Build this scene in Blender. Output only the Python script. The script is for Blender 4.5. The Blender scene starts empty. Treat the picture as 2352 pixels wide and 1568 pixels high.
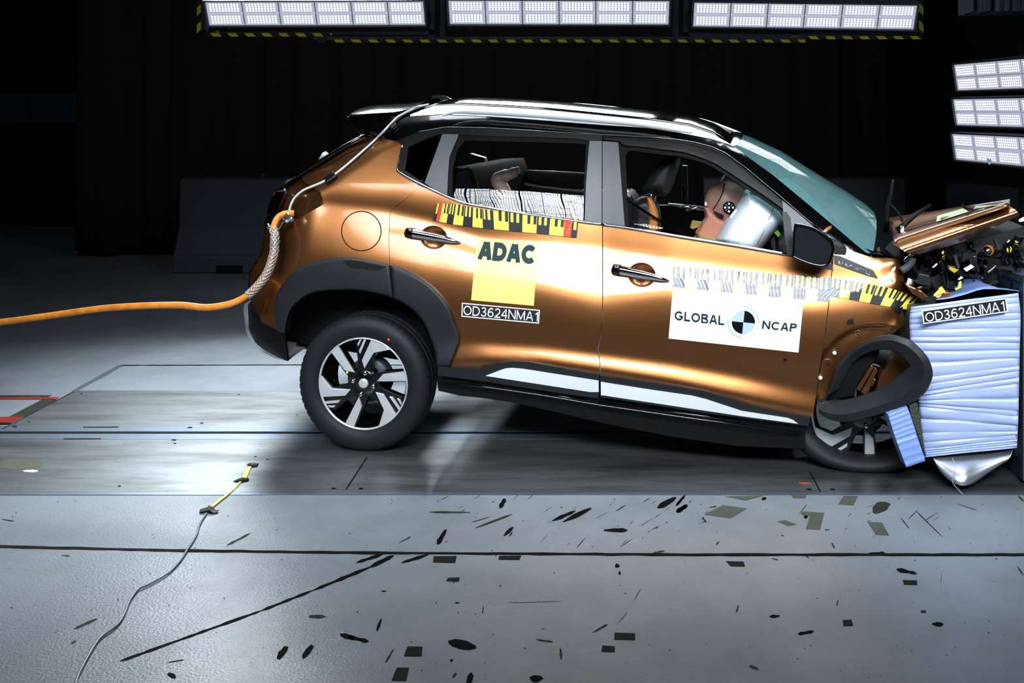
import bpy, bmesh, math, random
import numpy as np
from mathutils import Vector, Matrix
from mathutils.geometry import delaunay_2d_cdt

SC = bpy.context.scene
COL = SC.collection
R = math.radians
random.seed(7)

# ------------------------------------------------------------------ camera, world, large lights, exposure
FPX = 2352 * 35.0 / 36.0          # focal length in pixels (35 mm lens on a 36 mm frame)
U0, V0 = 1375.0, 250.0            # principal point of the shifted lens (horizon row, perpendicular column)
H = 1.677                         # eye height
cam_d = bpy.data.cameras.new('camera'); cam = bpy.data.objects.new('camera', cam_d); COL.objects.link(cam)
cam.location = (0, 0, H); cam.rotation_euler = (R(90), 0, 0)
cam_d.lens = 35; cam_d.sensor_width = 36; cam_d.sensor_fit = 'HORIZONTAL'
cam_d.shift_x = -(U0 - 1176) / 2352; cam_d.shift_y = -(784 - V0) / 2352
cam_d.clip_start = 0.05; cam_d.clip_end = 100
SC.camera = cam
w = bpy.data.worlds.new('hall_dark'); SC.world = w; w.use_nodes = True
w.node_tree.nodes['Background'].inputs[0].default_value = (0.55, 0.75, 1, 1)
w.node_tree.nodes['Background'].inputs[1].default_value = 0.004
SC.view_settings.view_transform = 'Standard'; SC.view_settings.look = 'None'
SC.view_settings.gamma = 1.0; SC.view_settings.use_curve_mapping = False
SC.view_settings.exposure = 0.0
SC.cycles.use_denoising = True
SC.cycles.max_bounces = 6; SC.cycles.caustics_reflective = False; SC.cycles.caustics_refractive = False
SC.cycles.sample_clamp_indirect = 4.0

def area(name, loc, target, sx, sy, power, color=(0.86, 0.93, 1.0), spread=150, dots=False):
    l = bpy.data.lights.new(name, 'AREA'); l.shape = 'RECTANGLE'; l.size = sx; l.size_y = sy
    l.energy = power; l.color = color; l.spread = R(spread)
    o = bpy.data.objects.new(name, l); COL.objects.link(o); o.location = loc
    d = Vector(target) - Vector(loc)
    o.rotation_euler = d.to_track_quat('-Z', 'Y').to_euler()
    if dots:
        l.use_nodes = True
        nt = l.node_tree; em = nt.nodes['Emission']
        g = nt.nodes.new('ShaderNodeNewGeometry')
        sep = nt.nodes.new('ShaderNodeSeparateXYZ'); nt.links.new(g.outputs['Parametric'], sep.inputs[0])
        def mth(op, a, b=None):
            m = nt.nodes.new('ShaderNodeMath'); m.operation = op
            for i, s in ((0, a), (1, b)):
                if s is None: continue
                if isinstance(s, (int, float)): m.inputs[i].default_value = s
                else: nt.links.new(s, m.inputs[i])
            return m.outputs[0]
        fx = mth('FRACT', mth('MULTIPLY', sep.outputs[0], dots[0])); fy = mth('FRACT', mth('MULTIPLY', sep.outputs[1], dots[1]))
        tile = mth('MULTIPLY', mth('LESS_THAN', fx, 0.95), mth('LESS_THAN', fy, 0.92))
        lens = mth('MULTIPLY', mth('LESS_THAN', mth('FRACT', mth('MULTIPLY', fx, 10.2)), 0.62), mth('LESS_THAN', mth('FRACT', mth('MULTIPLY', fy, 4.75)), 0.62))
        nt.links.new(mth('MULTIPLY', tile, mth('ADD', mth('MULTIPLY', lens, 1.7), 0.25)), em.inputs['Strength'])
    return o

# the rig's own light: the bank beyond the car, the bank over the camera side and the stack at the right
for i, x in enumerate((-2.15, -0.33, 1.5)):
    area('rig_light', (x, 7.38, 2.42), (x - .1, 5.6, 0.2), 1.6, 0.5, (48, 58, 8)[i], spread=85, dots=(6, 4))
area('near_bank_light', (0.0, 1.55, 2.75), (0.0, 4.5, 0.75), 5.6, 0.9, 74, spread=52, dots=(19, 8))
area('rear_rig_light', (-2.5, 8.0, 2.9), (-1.7, 5.4, 0.0), 1.7, 0.6, 44, spread=66, dots=(6, 6))
for x in (-1.4, 1.2):
    area('overhead_light', (x, 5.0, 4.3), (x, 4.6, 0), 1.8, 1.0, 26, spread=80, dots=(6, 8))
for x in (-2.5, 2.5):
    area('fill_light', (x, 3.2, 6.6), (x, 7.4, 0), 1.2, 1.2, 36, spread=150)  # added unseen fill that lifts the barriers, curtain and rig frame

# ------------------------------------------------------------------ coordinates
SLP = -0.1295
A_YAW = math.atan(-SLP)
FWD = Vector((math.cos(A_YAW), -math.sin(A_YAW), 0))     # towards the nose of the car
LAT = Vector((math.sin(A_YAW), math.cos(A_YAW), 0))      # from the near flank into the picture
P0 = Vector(((830 - U0) * 4.84 / FPX, 4.84, 0))          # near rear wheel face
C0 = P0.dot(LAT)
DC = 0.86                                                # centre plane of the car behind the near flank
def P(u, v, d=0.0):
    r = Vector(((u - U0) / FPX, 1.0, -(v - V0) / FPX))
    t = (C0 + d) / r.dot(LAT)
    return Vector((r.x * t, r.y * t, H + r.z * t))
def W(u, v, y):
    return Vector(((u - U0) * y / FPX, y, H - (v - V0) * y / FPX))
def F(u, v, z=0.0):
    y = FPX * (H - z) / (v - V0)
    return Vector(((u - U0) * y / FPX, y, z))
def mir(p):
    return p + LAT * (2 * (DC - (p.dot(LAT) - C0)))

# ------------------------------------------------------------------ materials
def srgb(h):
    h = h.lstrip('#'); c = [int(h[i:i + 2], 16) / 255 for i in (0, 2, 4)]
    return tuple(x / 12.92 if x <= 0.04045 else ((x + 0.055) / 1.055) ** 2.4 for x in c) + (1.0,)
MATS = {}
def mat(name, col='#808080', rough=0.5, metal=0.0, coat=0.0, coat_r=0.03, spec=0.5, emis=None, es=0.0, alpha=1.0, noise=None, bump=None, ior=1.5, aniso=0):
    m = bpy.data.materials.new(name); m.use_nodes = True
    nt = m.node_tree; b = nt.nodes['Principled BSDF']; I = b.inputs
    c = srgb(col) if isinstance(col, str) else col
    I['Base Color'].default_value = c; I['Roughness'].default_value = rough; I['Metallic'].default_value = metal
    I['Coat Weight'].default_value = coat; I['Coat Roughness'].default_value = coat_r
    I['Specular IOR Level'].default_value = spec; I['IOR'].default_value = ior; I['Alpha'].default_value = alpha
    if emis: I['Emission Color'].default_value = srgb(emis); I['Emission Strength'].default_value = es
    tc = None
    if noise or bump:
        tc = nt.nodes.new('ShaderNodeTexCoord')
    if noise:      # (colour 2, scale, amount, stretch)
        c2, sc, amt = noise[:3]
        st = noise[3] if len(noise) > 3 else (1, 1, 1)
        mp = nt.nodes.new('ShaderNodeMapping'); mp.inputs['Scale'].default_value = st
        nt.links.new(tc.outputs['Object'], mp.inputs[0])
        n = nt.nodes.new('ShaderNodeTexNoise'); n.inputs['Scale'].default_value = sc; n.inputs['Detail'].default_value = 6
        n.inputs['Roughness'].default_value = 0.6
        nt.links.new(mp.outputs[0], n.inputs['Vector'])
        rp = nt.nodes.new('ShaderNodeMapRange'); rp.inputs[1].default_value = 0.35; rp.inputs[2].default_value = 0.68
        rp.inputs[3].default_value = 0; rp.inputs[4].default_value = amt
        nt.links.new(n.outputs[0], rp.inputs[0])
        mx = nt.nodes.new('ShaderNodeMix'); mx.data_type = 'RGBA'
        mx.inputs[6].default_value = c; mx.inputs[7].default_value = srgb(c2)
        nt.links.new(rp.outputs[0], mx.inputs[0]); nt.links.new(mx.outputs[2], I['Base Color'])
    if bump:       # (scale, strength, distance)
        n = nt.nodes.new('ShaderNodeTexNoise'); n.inputs['Scale'].default_value = bump[0]; n.inputs['Detail'].default_value = 3
        nt.links.new(tc.outputs['Object'], n.inputs['Vector'])
        bp = nt.nodes.new('ShaderNodeBump'); bp.inputs['Strength'].default_value = bump[1]
        bp.inputs['Distance'].default_value = bump[2] if len(bump) > 2 else 0.01
        nt.links.new(n.outputs[0], bp.inputs['Height']); nt.links.new(bp.outputs[0], I['Normal'])
    MATS[name] = m
    return m

PAINT = mat('copper_paint', (0.27, 0.108, 0.035, 1), 0.32, 0.9, coat=1.0, coat_r=0.06)
BLACKGLOSS = mat('black_gloss', '#050506', 0.12, coat=1.0, coat_r=0.02)
ROOFBLK = mat('roof_black_gloss', '#08090a', 0.10, coat=1.0, coat_r=0.01)
PLASTIC = mat('black_plastic', '#1d2023', 0.45, spec=0.28, bump=(900, 0.12, 0.001))
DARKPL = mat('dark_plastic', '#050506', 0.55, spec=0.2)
SATIN = mat('satin_charcoal', '#4a4c50', 0.42, 0.0)
FRAMEBLK = mat('satin_black', '#08080a', 0.38, spec=0.14)
RUBBER = mat('tyre_rubber', '#121518', 0.6, spec=0.3, bump=(300, 0.15, 0.001))
SEAL = mat('seal_rubber', '#040404', 0.55, spec=0.10)
SILVER = mat('silver_paint', '#d3dade', 0.3, 0.12, coat=1.0, coat_r=0.03)
WHITETRIM = mat('pale_silver_trim', '#f3f7f9', 0.4, 0.0, coat=0.5)
CHROME = mat('chrome', '#dfe2e5', 0.07, 1.0)
MACHINED = mat('machined_alloy', '#c9cdd0', 0.36, 0.45)
RIMBLK = mat('rim_black', '#040404', 0.25, spec=.4, coat=.3)
STEEL = mat('bright_steel', '#c9ced4', 0.25, 1.0)
DKSTEEL = mat('dark_steel', '#2e3338', 0.5, 0.6)
INTERIOR = mat('cabin_black', '#0a0a0b', 0.6)
CABGREY = mat('cabin_grey', '#3a4144', 0.55, noise=('#30363a', 30, 1))
LEATHER = mat('black_leather', '#1d1f22', 0.42, spec=0.4, bump=(250, 0.2, 0.002))
SEATCLOTH = mat('black_seat_cloth', '#060607', 0.9, spec=0.05)
TAN = mat('tan_leather', '#b5702c', 0.45, bump=(250, 0.2, 0.002))
AIRBAG = mat('airbag_cloth', '#eef3fb', 0.85, bump=(500, 0.15, 0.002))
SKIN = mat('dummy_vinyl', '#b97a63', 0.5)
SKULL = mat('dummy_head_vinyl', '#a98878', 0.42, noise=('#9a6f60', 6, 0.8))
BEIGE = mat('beige_vinyl', '#a08e80', 0.5)
YEL = mat('yellow_vinyl', '#e9d65f', 0.45)
PYEL = mat('pale_yellow_vinyl', '#f0dc58', 0.45)
BLK = mat('black_vinyl', '#1c1d1f', 0.45)
WHT = mat('white_vinyl', '#e9eff3', 0.5)
RED = mat('red_vinyl', '#d8451c', 0.45)
INK = mat('dark_ink', '#1d2b33', 0.7, spec=.08)
GREENBLK = mat('slate_ink', '#2c3f40', 0.7, spec=.08)
LOGOBLUE = mat('light_blue_ink', '#a9bfe6', 0.7, spec=.08)
GREYINK = mat('grey_ink', '#868790', 0.7, spec=.08)
BLACKINK = mat('jet_ink', '#060708', 0.7, spec=.08)
LIME = mat('lime_vinyl', '#8bcf45', 0.5)
ORANGE = mat('orange_rubber', '#e8902f', 0.5, noise=('#a85f1c', 14, 0.8))
BRAID = mat('braided_wire', '#b9b7b8', 0.4, 0.6)
WCABLE = mat('white_cable_jacket', '#c9cdd2', 0.4)
TAPE = mat('black_tape', '#0b0b0c', 0.35, bump=(60, 0.4, 0.004))
FOILTAPE = mat('crumpled_tape', '#33363a', 0.25, 0.6, bump=(70, 1.0, 0.02))
BLUEBLOCK = mat('blue_cladding', '#b3c3f0', 0.38, 0.1, coat=0.4, coat_r=0.15)
BLUEDK = mat('deep_blue_cladding', '#3f62ad', 0.4, noise=('#22407f', 5, 0.7))
BLUEMID = mat('mid_blue_cladding', '#86a2e0', 0.4)
FOIL = mat('aluminium_sheet', '#c6cdd4', 0.34, 0.9)
HONEY = mat('aluminium_honeycomb', '#5d6657', 0.5, 0.5, bump=(160, 1.0, 0.02))
STEELWALL = mat('painted_steel', '#3c4753', 0.5, 0.3, noise=('#56616c', 8, 0.6))
BARRIER = mat('grey_barrier', '#3d464e', 0.62, bump=(20, 0.2, 0.01))
CURTAIN = mat('black_curtain', '#1c1b12', 0.95)
WALLM = mat('dark_wall', '#0b0c0d', 0.8)
RIGSTEEL = mat('rig_steel', '#3a4046', 0.45, 0.4)
TRIMRED = mat('red_floor_paint', '#8a1d12', 0.6, spec=.2, noise=('#6a140d', 12, 0.5))
LAMPBLUE = mat('lamp_housing', '#59636e', 0.4, 0.5)
CLOTH = mat('grey_cloth', '#5d6877', 0.8)
WOODBIT = mat('ochre_cloth', '#cbb866', 0.7)
CONC = None

def glass(name, tint, amt, refl=1.0, rough=0.0, wavy=0):
    """thin pane: tinted see-through plus a Fresnel mirror"""
    m = bpy.data.materials.new(name); m.use_nodes = True; nt = m.node_tree; nt.nodes.clear()
    out = nt.nodes.new('ShaderNodeOutputMaterial'); mix = nt.nodes.new('ShaderNodeMixShader')
    tr = nt.nodes.new('ShaderNodeBsdfTransparent'); tr.inputs[0].default_value = tint
    gl = nt.nodes.new('ShaderNodeBsdfGlossy'); gl.inputs['Roughness'].default_value = rough; gl.inputs['Color'].default_value = (refl, refl, refl, 1)
    fr = nt.nodes.new('ShaderNodeFresnel'); fr.inputs[0].default_value = 1.55
    ad = nt.nodes.new('ShaderNodeMath'); ad.operation = 'ADD'; ad.inputs[1].default_value = amt; ad.use_clamp = True
    nt.links.new(fr.outputs[0], ad.inputs[0]); nt.links.new(ad.outputs[0], mix.inputs[0])
    nt.links.new(tr.outputs[0], mix.inputs[1]); nt.links.new(gl.outputs[0], mix.inputs[2])
    if wavy:
        tc = nt.nodes.new('ShaderNodeTexCoord'); nz = nt.nodes.new('ShaderNodeTexNoise'); nz.inputs['Scale'].default_value = 7; nz.inputs['Detail'].default_value = 1
        nt.links.new(tc.outputs['Object'], nz.inputs['Vector']); bp = nt.nodes.new('ShaderNodeBump'); bp.inputs['Strength'].default_value = wavy; bp.inputs['Distance'].default_value = .05
        nt.links.new(nz.outputs[0], bp.inputs['Height']); nt.links.new(bp.outputs[0], gl.inputs['Normal'])
    nt.links.new(mix.outputs[0], out.inputs[0])
    return m
GLASS = glass('clear_side_glass', (0.72, 0.8, 0.78, 1), 0.01, wavy=.012)
DKGLASS = glass('dark_privacy_glass', (0.02, 0.025, 0.03, 1), 0.03)

def hazard(name, scale, axis=(1, 0, 1)):
    m = bpy.data.materials.new(name); m.use_nodes = True; nt = m.node_tree; b = nt.nodes['Principled BSDF']
    tc = nt.nodes.new('ShaderNodeTexCoord'); dp = nt.nodes.new('ShaderNodeVectorMath'); dp.operation = 'DOT_PRODUCT'
    dp.inputs[1].default_value = axis; nt.links.new(tc.outputs['Object'], dp.inputs[0])
    mu = nt.nodes.new('ShaderNodeMath'); mu.operation = 'MULTIPLY'; mu.inputs[1].default_value = scale; nt.links.new(dp.outputs['Value'], mu.inputs[0])
    fr = nt.nodes.new('ShaderNodeMath'); fr.operation = 'FRACT'; nt.links.new(mu.outputs[0], fr.inputs[0])
    gt = nt.nodes.new('ShaderNodeMath'); gt.operation = 'GREATER_THAN'; gt.inputs[1].default_value = 0.5; nt.links.new(fr.outputs[0], gt.inputs[0])
    mx = nt.nodes.new('ShaderNodeMix'); mx.data_type = 'RGBA'; mx.inputs[6].default_value = srgb('#0c0c0a'); mx.inputs[7].default_value = srgb('#c9b92a')
    nt.links.new(gt.outputs[0], mx.inputs[0]); nt.links.new(mx.outputs[2], b.inputs['Base Color']); b.inputs['Roughness'].default_value = 0.5
    return m
HAZ = hazard('hazard_stripes', 7.7)
HAZV = hazard('hazard_stripes_upright', 7.7, (1, 0, -1))

def led_mat():
    m = bpy.data.materials.new('led_array'); m.use_nodes = True; nt = m.node_tree; b = nt.nodes['Principled BSDF']
    uv = nt.nodes.new('ShaderNodeUVMap'); sep = nt.nodes.new('ShaderNodeSeparateXYZ'); nt.links.new(uv.outputs[0], sep.inputs[0])
    def mth(op, a, b_=None):
        q = nt.nodes.new('ShaderNodeMath'); q.operation = op
        for i, s in ((0, a), (1, b_)):
            if s is None: continue
            if isinstance(s, (int, float)): q.inputs[i].default_value = s
            else: nt.links.new(s, q.inputs[i])
        return q.outputs[0]
    x, y = sep.outputs[0], sep.outputs[1]
    # a grid of 9 x 4 lenses inside the module's margins
    X = mth('DIVIDE', mth('SUBTRACT', x, 0.07), 0.86); Y = mth('DIVIDE', mth('SUBTRACT', y, 0.12), 0.76)
    fx = mth('SUBTRACT', mth('FRACT', mth('MULTIPLY', X, 10.0)), 0.5); fy = mth('SUBTRACT', mth('FRACT', mth('MULTIPLY', Y, 4.0)), 0.5)
    d = mth('SQRT', mth('ADD', mth('POWER', mth('MULTIPLY', fx, 1.0), 2.0), mth('POWER', mth('MULTIPLY', fy, 0.95), 2.0)))
    inx = mth('LESS_THAN', mth('ABSOLUTE', mth('SUBTRACT', X, 0.5)), 0.5); iny = mth('LESS_THAN', mth('ABSOLUTE', mth('SUBTRACT', Y, 0.5)), 0.5)
    dot = mth('MULTIPLY', mth('LESS_THAN', d, 0.34), mth('MULTIPLY', inx, iny))
    es = mth('ADD', mth('MULTIPLY', dot, 3.0), 0.50)
    b.inputs['Base Color'].default_value = srgb('#8d95a8'); b.inputs['Emission Color'].default_value = (0.80, 0.84, 1.0, 1)
    nt.links.new(es, b.inputs['Emission Strength'])
    return m
LED = led_mat()

# ------------------------------------------------------------------ object helpers
def tag(o, label=None, cat=None, group=None, kind=None):
    if label: o['label'] = label
    if cat: o['category'] = cat
    if group: o['group'] = group
    if kind: o['kind'] = kind
    return o
def empty(name, loc=(0, 0, 0), label=None, cat=None, group=None):
    o = bpy.data.objects.new(name, None); COL.objects.link(o); o.location = loc; o.empty_display_size = 0.1
    o.matrix_world = Matrix.Translation(loc)
    return tag(o, label, cat, group)
def wloc(o):
    return o.location + (o.matrix_parent_inverse.translation + wloc(o.parent) if o.parent else Vector((0, 0, 0)))
def link(name, me, mats, parent=None):
    """mesh data in world coordinates; parent = thing (Empty) or part"""
    o = bpy.data.objects.new(name, me)
    for m in (mats if isinstance(mats, (list, tuple)) else [mats]): me.materials.append(m)
    COL.objects.link(o)
    if parent is None:       # a thing of one mesh: put its origin at its base
        co = np.array([v.co for v in me.vertices])
        c = Vector(((co[:, 0].min() + co[:, 0].max()) / 2, (co[:, 1].min() + co[:, 1].max()) / 2, co[:, 2].min()))
        me.transform(Matrix.Translation(-c)); o.location = c
    else:
        o.parent = parent
        o.matrix_parent_inverse = Matrix.Translation(-wloc(parent))
    return o
class MB:
    def __init__(s): s.v = []; s.f = []; s.m = []; s.sm = []; s.uv = {}
    def add(s, verts, faces, mi=0, smooth=False):
        b = len(s.v); s.v += [tuple(x) for x in verts]
        for f in faces: s.f.append(tuple(b + i for i in f)); s.m.append(mi); s.sm.append(smooth)
        return b
    def box(s, c, dx, dy, dz, mi=0):
        """c centre; dx dy dz half-extent vectors"""
        c = Vector(c); dx = Vector(dx); dy = Vector(dy); dz = Vector(dz)
        v = [c + sx * dx + sy * dy + sz * dz for sz in (-1, 1) for sy in (-1, 1) for sx in (-1, 1)]
        s.add(v, [(0, 2, 3, 1), (4, 5, 7, 6), (0, 1, 5, 4), (2, 6, 7, 3), (0, 4, 6, 2), (1, 3, 7, 5)], mi)
    def abox(s, x0, x1, y0, y1, z0, z1, mi=0):
        s.box(((x0 + x1) / 2, (y0 + y1) / 2, (z0 + z1) / 2), ((x1 - x0) / 2, 0, 0), (0, (y1 - y0) / 2, 0), (0, 0, (z1 - z0) / 2), mi)
    def tube(s, pts, r, n=8, mi=0, cap=True, flat=None):
        pts = [Vector(p) for p in pts]; k = len(pts)
        rs = r if isinstance(r, (list, tuple)) else [r] * k
        up = None; b0 = len(s.v); 
        for i, p in enumerate(pts):
            t = (pts[min(i + 1, k - 1)] - pts[max(i - 1, 0)]).normalized()
            if up is None:
                up = Vector((0, 0, 1)) if abs(t.z) < 0.9 else Vector((1, 0, 0))
            a = t.cross(up).normalized(); up = a.cross(t).normalized()
            for j in range(n):
                an = 2 * math.pi * j / n
                s.v.append(tuple(p + (a * math.cos(an) + up * math.sin(an) * (flat or 1)) * rs[i]))
        for i in range(k - 1):
            for j in range(n):
                a0 = b0 + i * n + j; a1 = b0 + i * n + (j + 1) % n
                s.f.append((a0, a1, a1 + n, a0 + n)); s.m.append(mi); s.sm.append(True)
        if cap:
            s.f.append(tuple(b0 + j for j in range(n))[::-1]); s.m.append(mi); s.sm.append(False)
            s.f.append(tuple(b0 + (k - 1) * n + j for j in range(n))); s.m.append(mi); s.sm.append(False)
    def grid(s, rows, mi=0, smooth=True, closed=False):
        n = len(rows[0]); b = len(s.v)
        for r in rows: s.v += [tuple(x) for x in r]
        for i in range(len(rows) - 1):
            for j in range(n if closed else n - 1):
                a = b + i * n + j; c = b + i * n + (j + 1) % n
                s.f.append((a, c, c + n, a + n)); s.m.append(mi); s.sm.append(smooth)
    def mesh(s, name):
        me = bpy.data.meshes.new(name); me.from_pydata(s.v, [], s.f); me.update()
        for i, p in enumerate(me.polygons): p.material_index = s.m[i]; p.use_smooth = s.sm[i]
        return me
    def build(s, name, mats, parent=None, bevel=0, fix=True, solid=0, sharp=0):
        me = s.mesh(name)
        if sharp: me.set_sharp_from_angle(angle=R(sharp))
        if fix:
            bm = bmesh.new(); bm.from_mesh(me); bmesh.ops.recalc_face_normals(bm, faces=bm.faces[:]); bm.to_mesh(me); bm.free()
        o = link(name, me, mats, parent)
        if solid:
            md = o.modifiers.new('thick', 'SOLIDIFY'); md.thickness = solid; md.offset = 0
        if bevel:
            md = o.modifiers.new('soft', 'BEVEL'); md.width = bevel; md.segments = 2; md.limit_method = 'ANGLE'; md.angle_limit = R(35)
        return o
def cr(pts, n=6, closed=False):
    """Catmull-Rom through the points"""
    pts = [tuple(p) for p in pts]; k = len(pts); out = []
    seg = k if closed else k - 1
    for i in range(seg):
        p0 = pts[(i - 1) % k] if closed or i > 0 else pts[0]
        p1 = pts[i]; p2 = pts[(i + 1) % k]
        p3 = pts[(i + 2) % k] if closed or i + 2 < k else pts[-1]
        for j in range(n):
            t = j / n
            out.append(tuple(0.5 * ((2 * b) + (-a + c) * t + (2 * a - 5 * b + 4 * c - d) * t * t + (-a + 3 * b - 3 * c + d) * t ** 3)
                             for a, b, c, d in zip(p0, p1, p2, p3)))
    if not closed: out.append(pts[-1])
    return out
def area2(p): return sum(p[i][0] * p[(i + 1) % len(p)][1] - p[(i + 1) % len(p)][0] * p[i][1] for i in range(len(p))) / 2
def inside(poly, x, y):
    c = False; n = len(poly); j = n - 1
    for i in range(n):
        xi, yi = poly[i]; xj, yj = poly[j]
        if (yi > y) != (yj > y) and x < (xj - xi) * (y - yi) / (yj - yi) + xi: c = not c
        j = i
    return c
def inside_np(poly, X, Y):
    c = np.zeros(X.shape, bool); n = len(poly); j = n - 1
    for i in range(n):
        xi, yi = poly[i]; xj, yj = poly[j]
        if yi != yj:
            c ^= ((yi > Y) != (yj > Y)) & (X < (xj - xi) * (Y - yi) / (yj - yi) + xi)
        j = i
    return c
def edge_dist(poly, X, Y):
    d = np.full(X.shape, 1e9); n = len(poly)
    for i in range(n):
        ax, ay = poly[i]; bx, by = poly[(i + 1) % n]; l2 = (bx - ax) ** 2 + (by - ay) ** 2 + 1e-12
        t = np.clip(((X - ax) * (bx - ax) + (Y - ay) * (by - ay)) / l2, 0, 1)
        d = np.minimum(d, np.hypot(X - ax - t * (bx - ax), Y - ay - t * (by - ay)))
    return d
def resample(poly, step):
    out = []
    n = len(poly)
    for i in range(n):
        a = poly[i]; b = poly[(i + 1) % n]; L = math.hypot(b[0] - a[0], b[1] - a[1]); k = max(1, int(math.ceil(L / step)))
        for j in range(k): out.append((a[0] + (b[0] - a[0]) * j / k, a[1] + (b[1] - a[1]) * j / k))
    return out
def circ(cx, cy, r, n=32, ry=None, a0=0): 
    return [(cx + r * math.cos(2 * math.pi * i / n + a0), cy + (ry or r) * math.sin(2 * math.pi * i / n + a0)) for i in range(n)]

# ------------------------------------------------------------------ the flank's relief: slope of the sheet metal along each column
KU = [560, 650, 745, 895, 1000, 1110, 1250, 1383, 1540, 1700, 1860, 2000, 2130]
KV = {
 560: [(300,.3),(320,.3),(330,.3),(440,.25),(460,.15),(480,.12),(520,.08),(580,.05),(600,.0),(640,-.05),(700,-.05),(730,-.02),(760,0),(780,-.1),(840,-.2)],
 650: [(290,.5),(305,.4),(330,.4),(430,.30),(462,.0),(478,.12),(520,.12),(580,.08),(600,.02),(640,-.05),(700,-.05),(730,-.02),(760,0),(780,-.1),(840,-.2)],
 745: [(270,.6),(290,.5),(320,.37),(415,.34),(458,.02),(474,.26),(520,.27),(570,.2),(590,.12),(640,0),(700,0),(740,0),(780,0),(800,-.1),(850,-.2)],
 895: [(258,1.2),(272,.7),(325,.37),(415,.34),(474,.0),(492,.29),(530,.36),(590,.27),(600,.2),(680,0),(740,0),(780,.05),(810,.05),(840,-.1),(880,-.2)],
 1000:[(242,1.3),(264,.7),(300,.4),(440,.25),(498,.02),(518,.33),(550,.37),(610,.28),(640,.16),(720,-.02),(770,0),(800,.14),(830,.2),(845,-.2),(890,-.3)],
 1110:[(241,1.3),(266,.7),(294,.35),(478,.22),(530,.11),(552,.29),(580,.40),(630,.28),(660,.16),(740,-.04),(775,.0),(797,.36),(818,.3),(838,-.25),(890,-.3)],
 1250:[(253,1.3),(276,.7),(302,.35),(498,.22),(543,.19),(564,.29),(595,.37),(655,.28),(680,.16),(760,-.05),(785,0),(806,.38),(826,.30),(840,-.25),(900,-.3)],
 1383:[(265,1.3),(286,.7),(309,.35),(518,.22),(556,.20),(577,.29),(620,.37),(688,.28),(712,.16),(790,-.05),(803,0),(824,.40),(846,.30),(858,-.3),(930,-.3)],
 1540:[(283,1.3),(301,.7),(319,.35),(543,.22),(582,.20),(601,.29),(630,.37),(662,.30),(690,.16),(800,-.05),(822,.0),(846,.40),(870,.30),(884,-.3),(960,-.3)],
 1700:[(337,1.3),(345,.7),(372,.35),(568,.22),(603,.20),(621,.29),(650,.37),(684,.30),(710,.16),(815,-.05),(850,.0),(876,.38),(903,.28),(920,-.3),(990,-.3)],
 1860:[(480,1),(492,.6),(512,.35),(592,.22),(622,.20),(641,.29),(665,.37),(702,.30),(725,.16),(835,-.04),(880,-.02),(912,.24),(938,.2),(955,-.2),(1020,-.3)],
 2000:[(585,1),(590,.6),(595,.4),(605,.3),(620,.25),(640,.28),(665,.28),(700,.2),(725,.12),(810,-.02),(880,-.02),(915,0),(940,0),(955,0),(1020,0)],
 2130:[(600,1),(605,.6),(610,.4),(620,.3),(635,.25),(650,.25),(675,.2),(705,.12),(725,.05),(810,-.02),(880,-.02),(915,0),(940,0),(955,0),(1020,0)],
}
SV = [(200, 800), (300, 790), (318, 826), (345, 770), (372, 735), (400, 690), (420, 668), (440, 641), (470, 618), (510, 611), (540, 607), (580, 600), (623, 573), (644, 570), (684, 570), (720, 560), (762, 566), (789, 578), (813, 600), (850, 640), (1100, 640)]
GU = np.arange(540, 2161, 4.0); GV = np.arange(190, 1080, 2.0)
def _build_relief():
    kv = np.array([[p[0] for p in KV[u]] for u in KU], float); kg = np.array([[p[1] for p in KV[u]] for u in KU], float)
    n = kv.shape[1]
    V_ = np.array([np.interp(GU, KU, kv[:, i]) for i in range(n)]); G_ = np.array([np.interp(GU, KU, kg[:, i]) for i in range(n)])
    k = 17; ker = np.hanning(k + 2)[1:-1]; ker /= ker.sum()
    sm = lambda a: np.convolve(np.pad(a, k // 2, mode='edge'), ker, 'valid')
    V_ = np.array([sm(r) for r in V_]); G_ = np.array([sm(r) for r in G_])
    D = np.zeros((len(GU), len(GV)))
    ker2 = np.hanning(9 + 2)[1:-1]; ker2 /= ker2.sum()
    sv = np.interp(GV, [p[0] for p in SV], [p[1] for p in SV])
    for i, u in enumerate(GU):
        g = np.interp(GV, V_[:, i], G_[:, i], left=G_[0, i], right=G_[-1, i])
        g = np.convolve(np.pad(g, 4, mode='edge'), ker2, 'valid')
        c = np.concatenate([[0], np.cumsum((g[1:] + g[:-1]) / 2 * 2.0)]) / 478.0      # integral from the top
        d = -(c - np.interp(V_[9, i], GV, c))
        d = d + 0.03 * ((u - 1350) / 600) ** 2                                        # bow of the flank in plan
        x = np.clip((u - sv) * 4.9 / FPX, 0, None); a = 0.24
        e = np.where(x < a, a * (1 - np.sqrt(np.clip(1 - (1 - x / a) ** 2, 0, 1))), 0)
        D[i] = d + e
    return D
RELIEF = _build_relief()
def dep(u, v):
    x = (u - 540) / 4.0; y = (v - 190) / 2.0
    x = min(max(x, 0), len(GU) - 1.001); y = min(max(y, 0), len(GV) - 1.001)
    i = int(x); j = int(y); fx = x - i; fy = y - j; D = RELIEF
    return (D[i, j] * (1 - fx) + D[i + 1, j] * fx) * (1 - fy) + (D[i, j + 1] * (1 - fx) + D[i + 1, j + 1] * fx) * fy
def off(k): return lambda u, v: dep(u, v) + k

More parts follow.
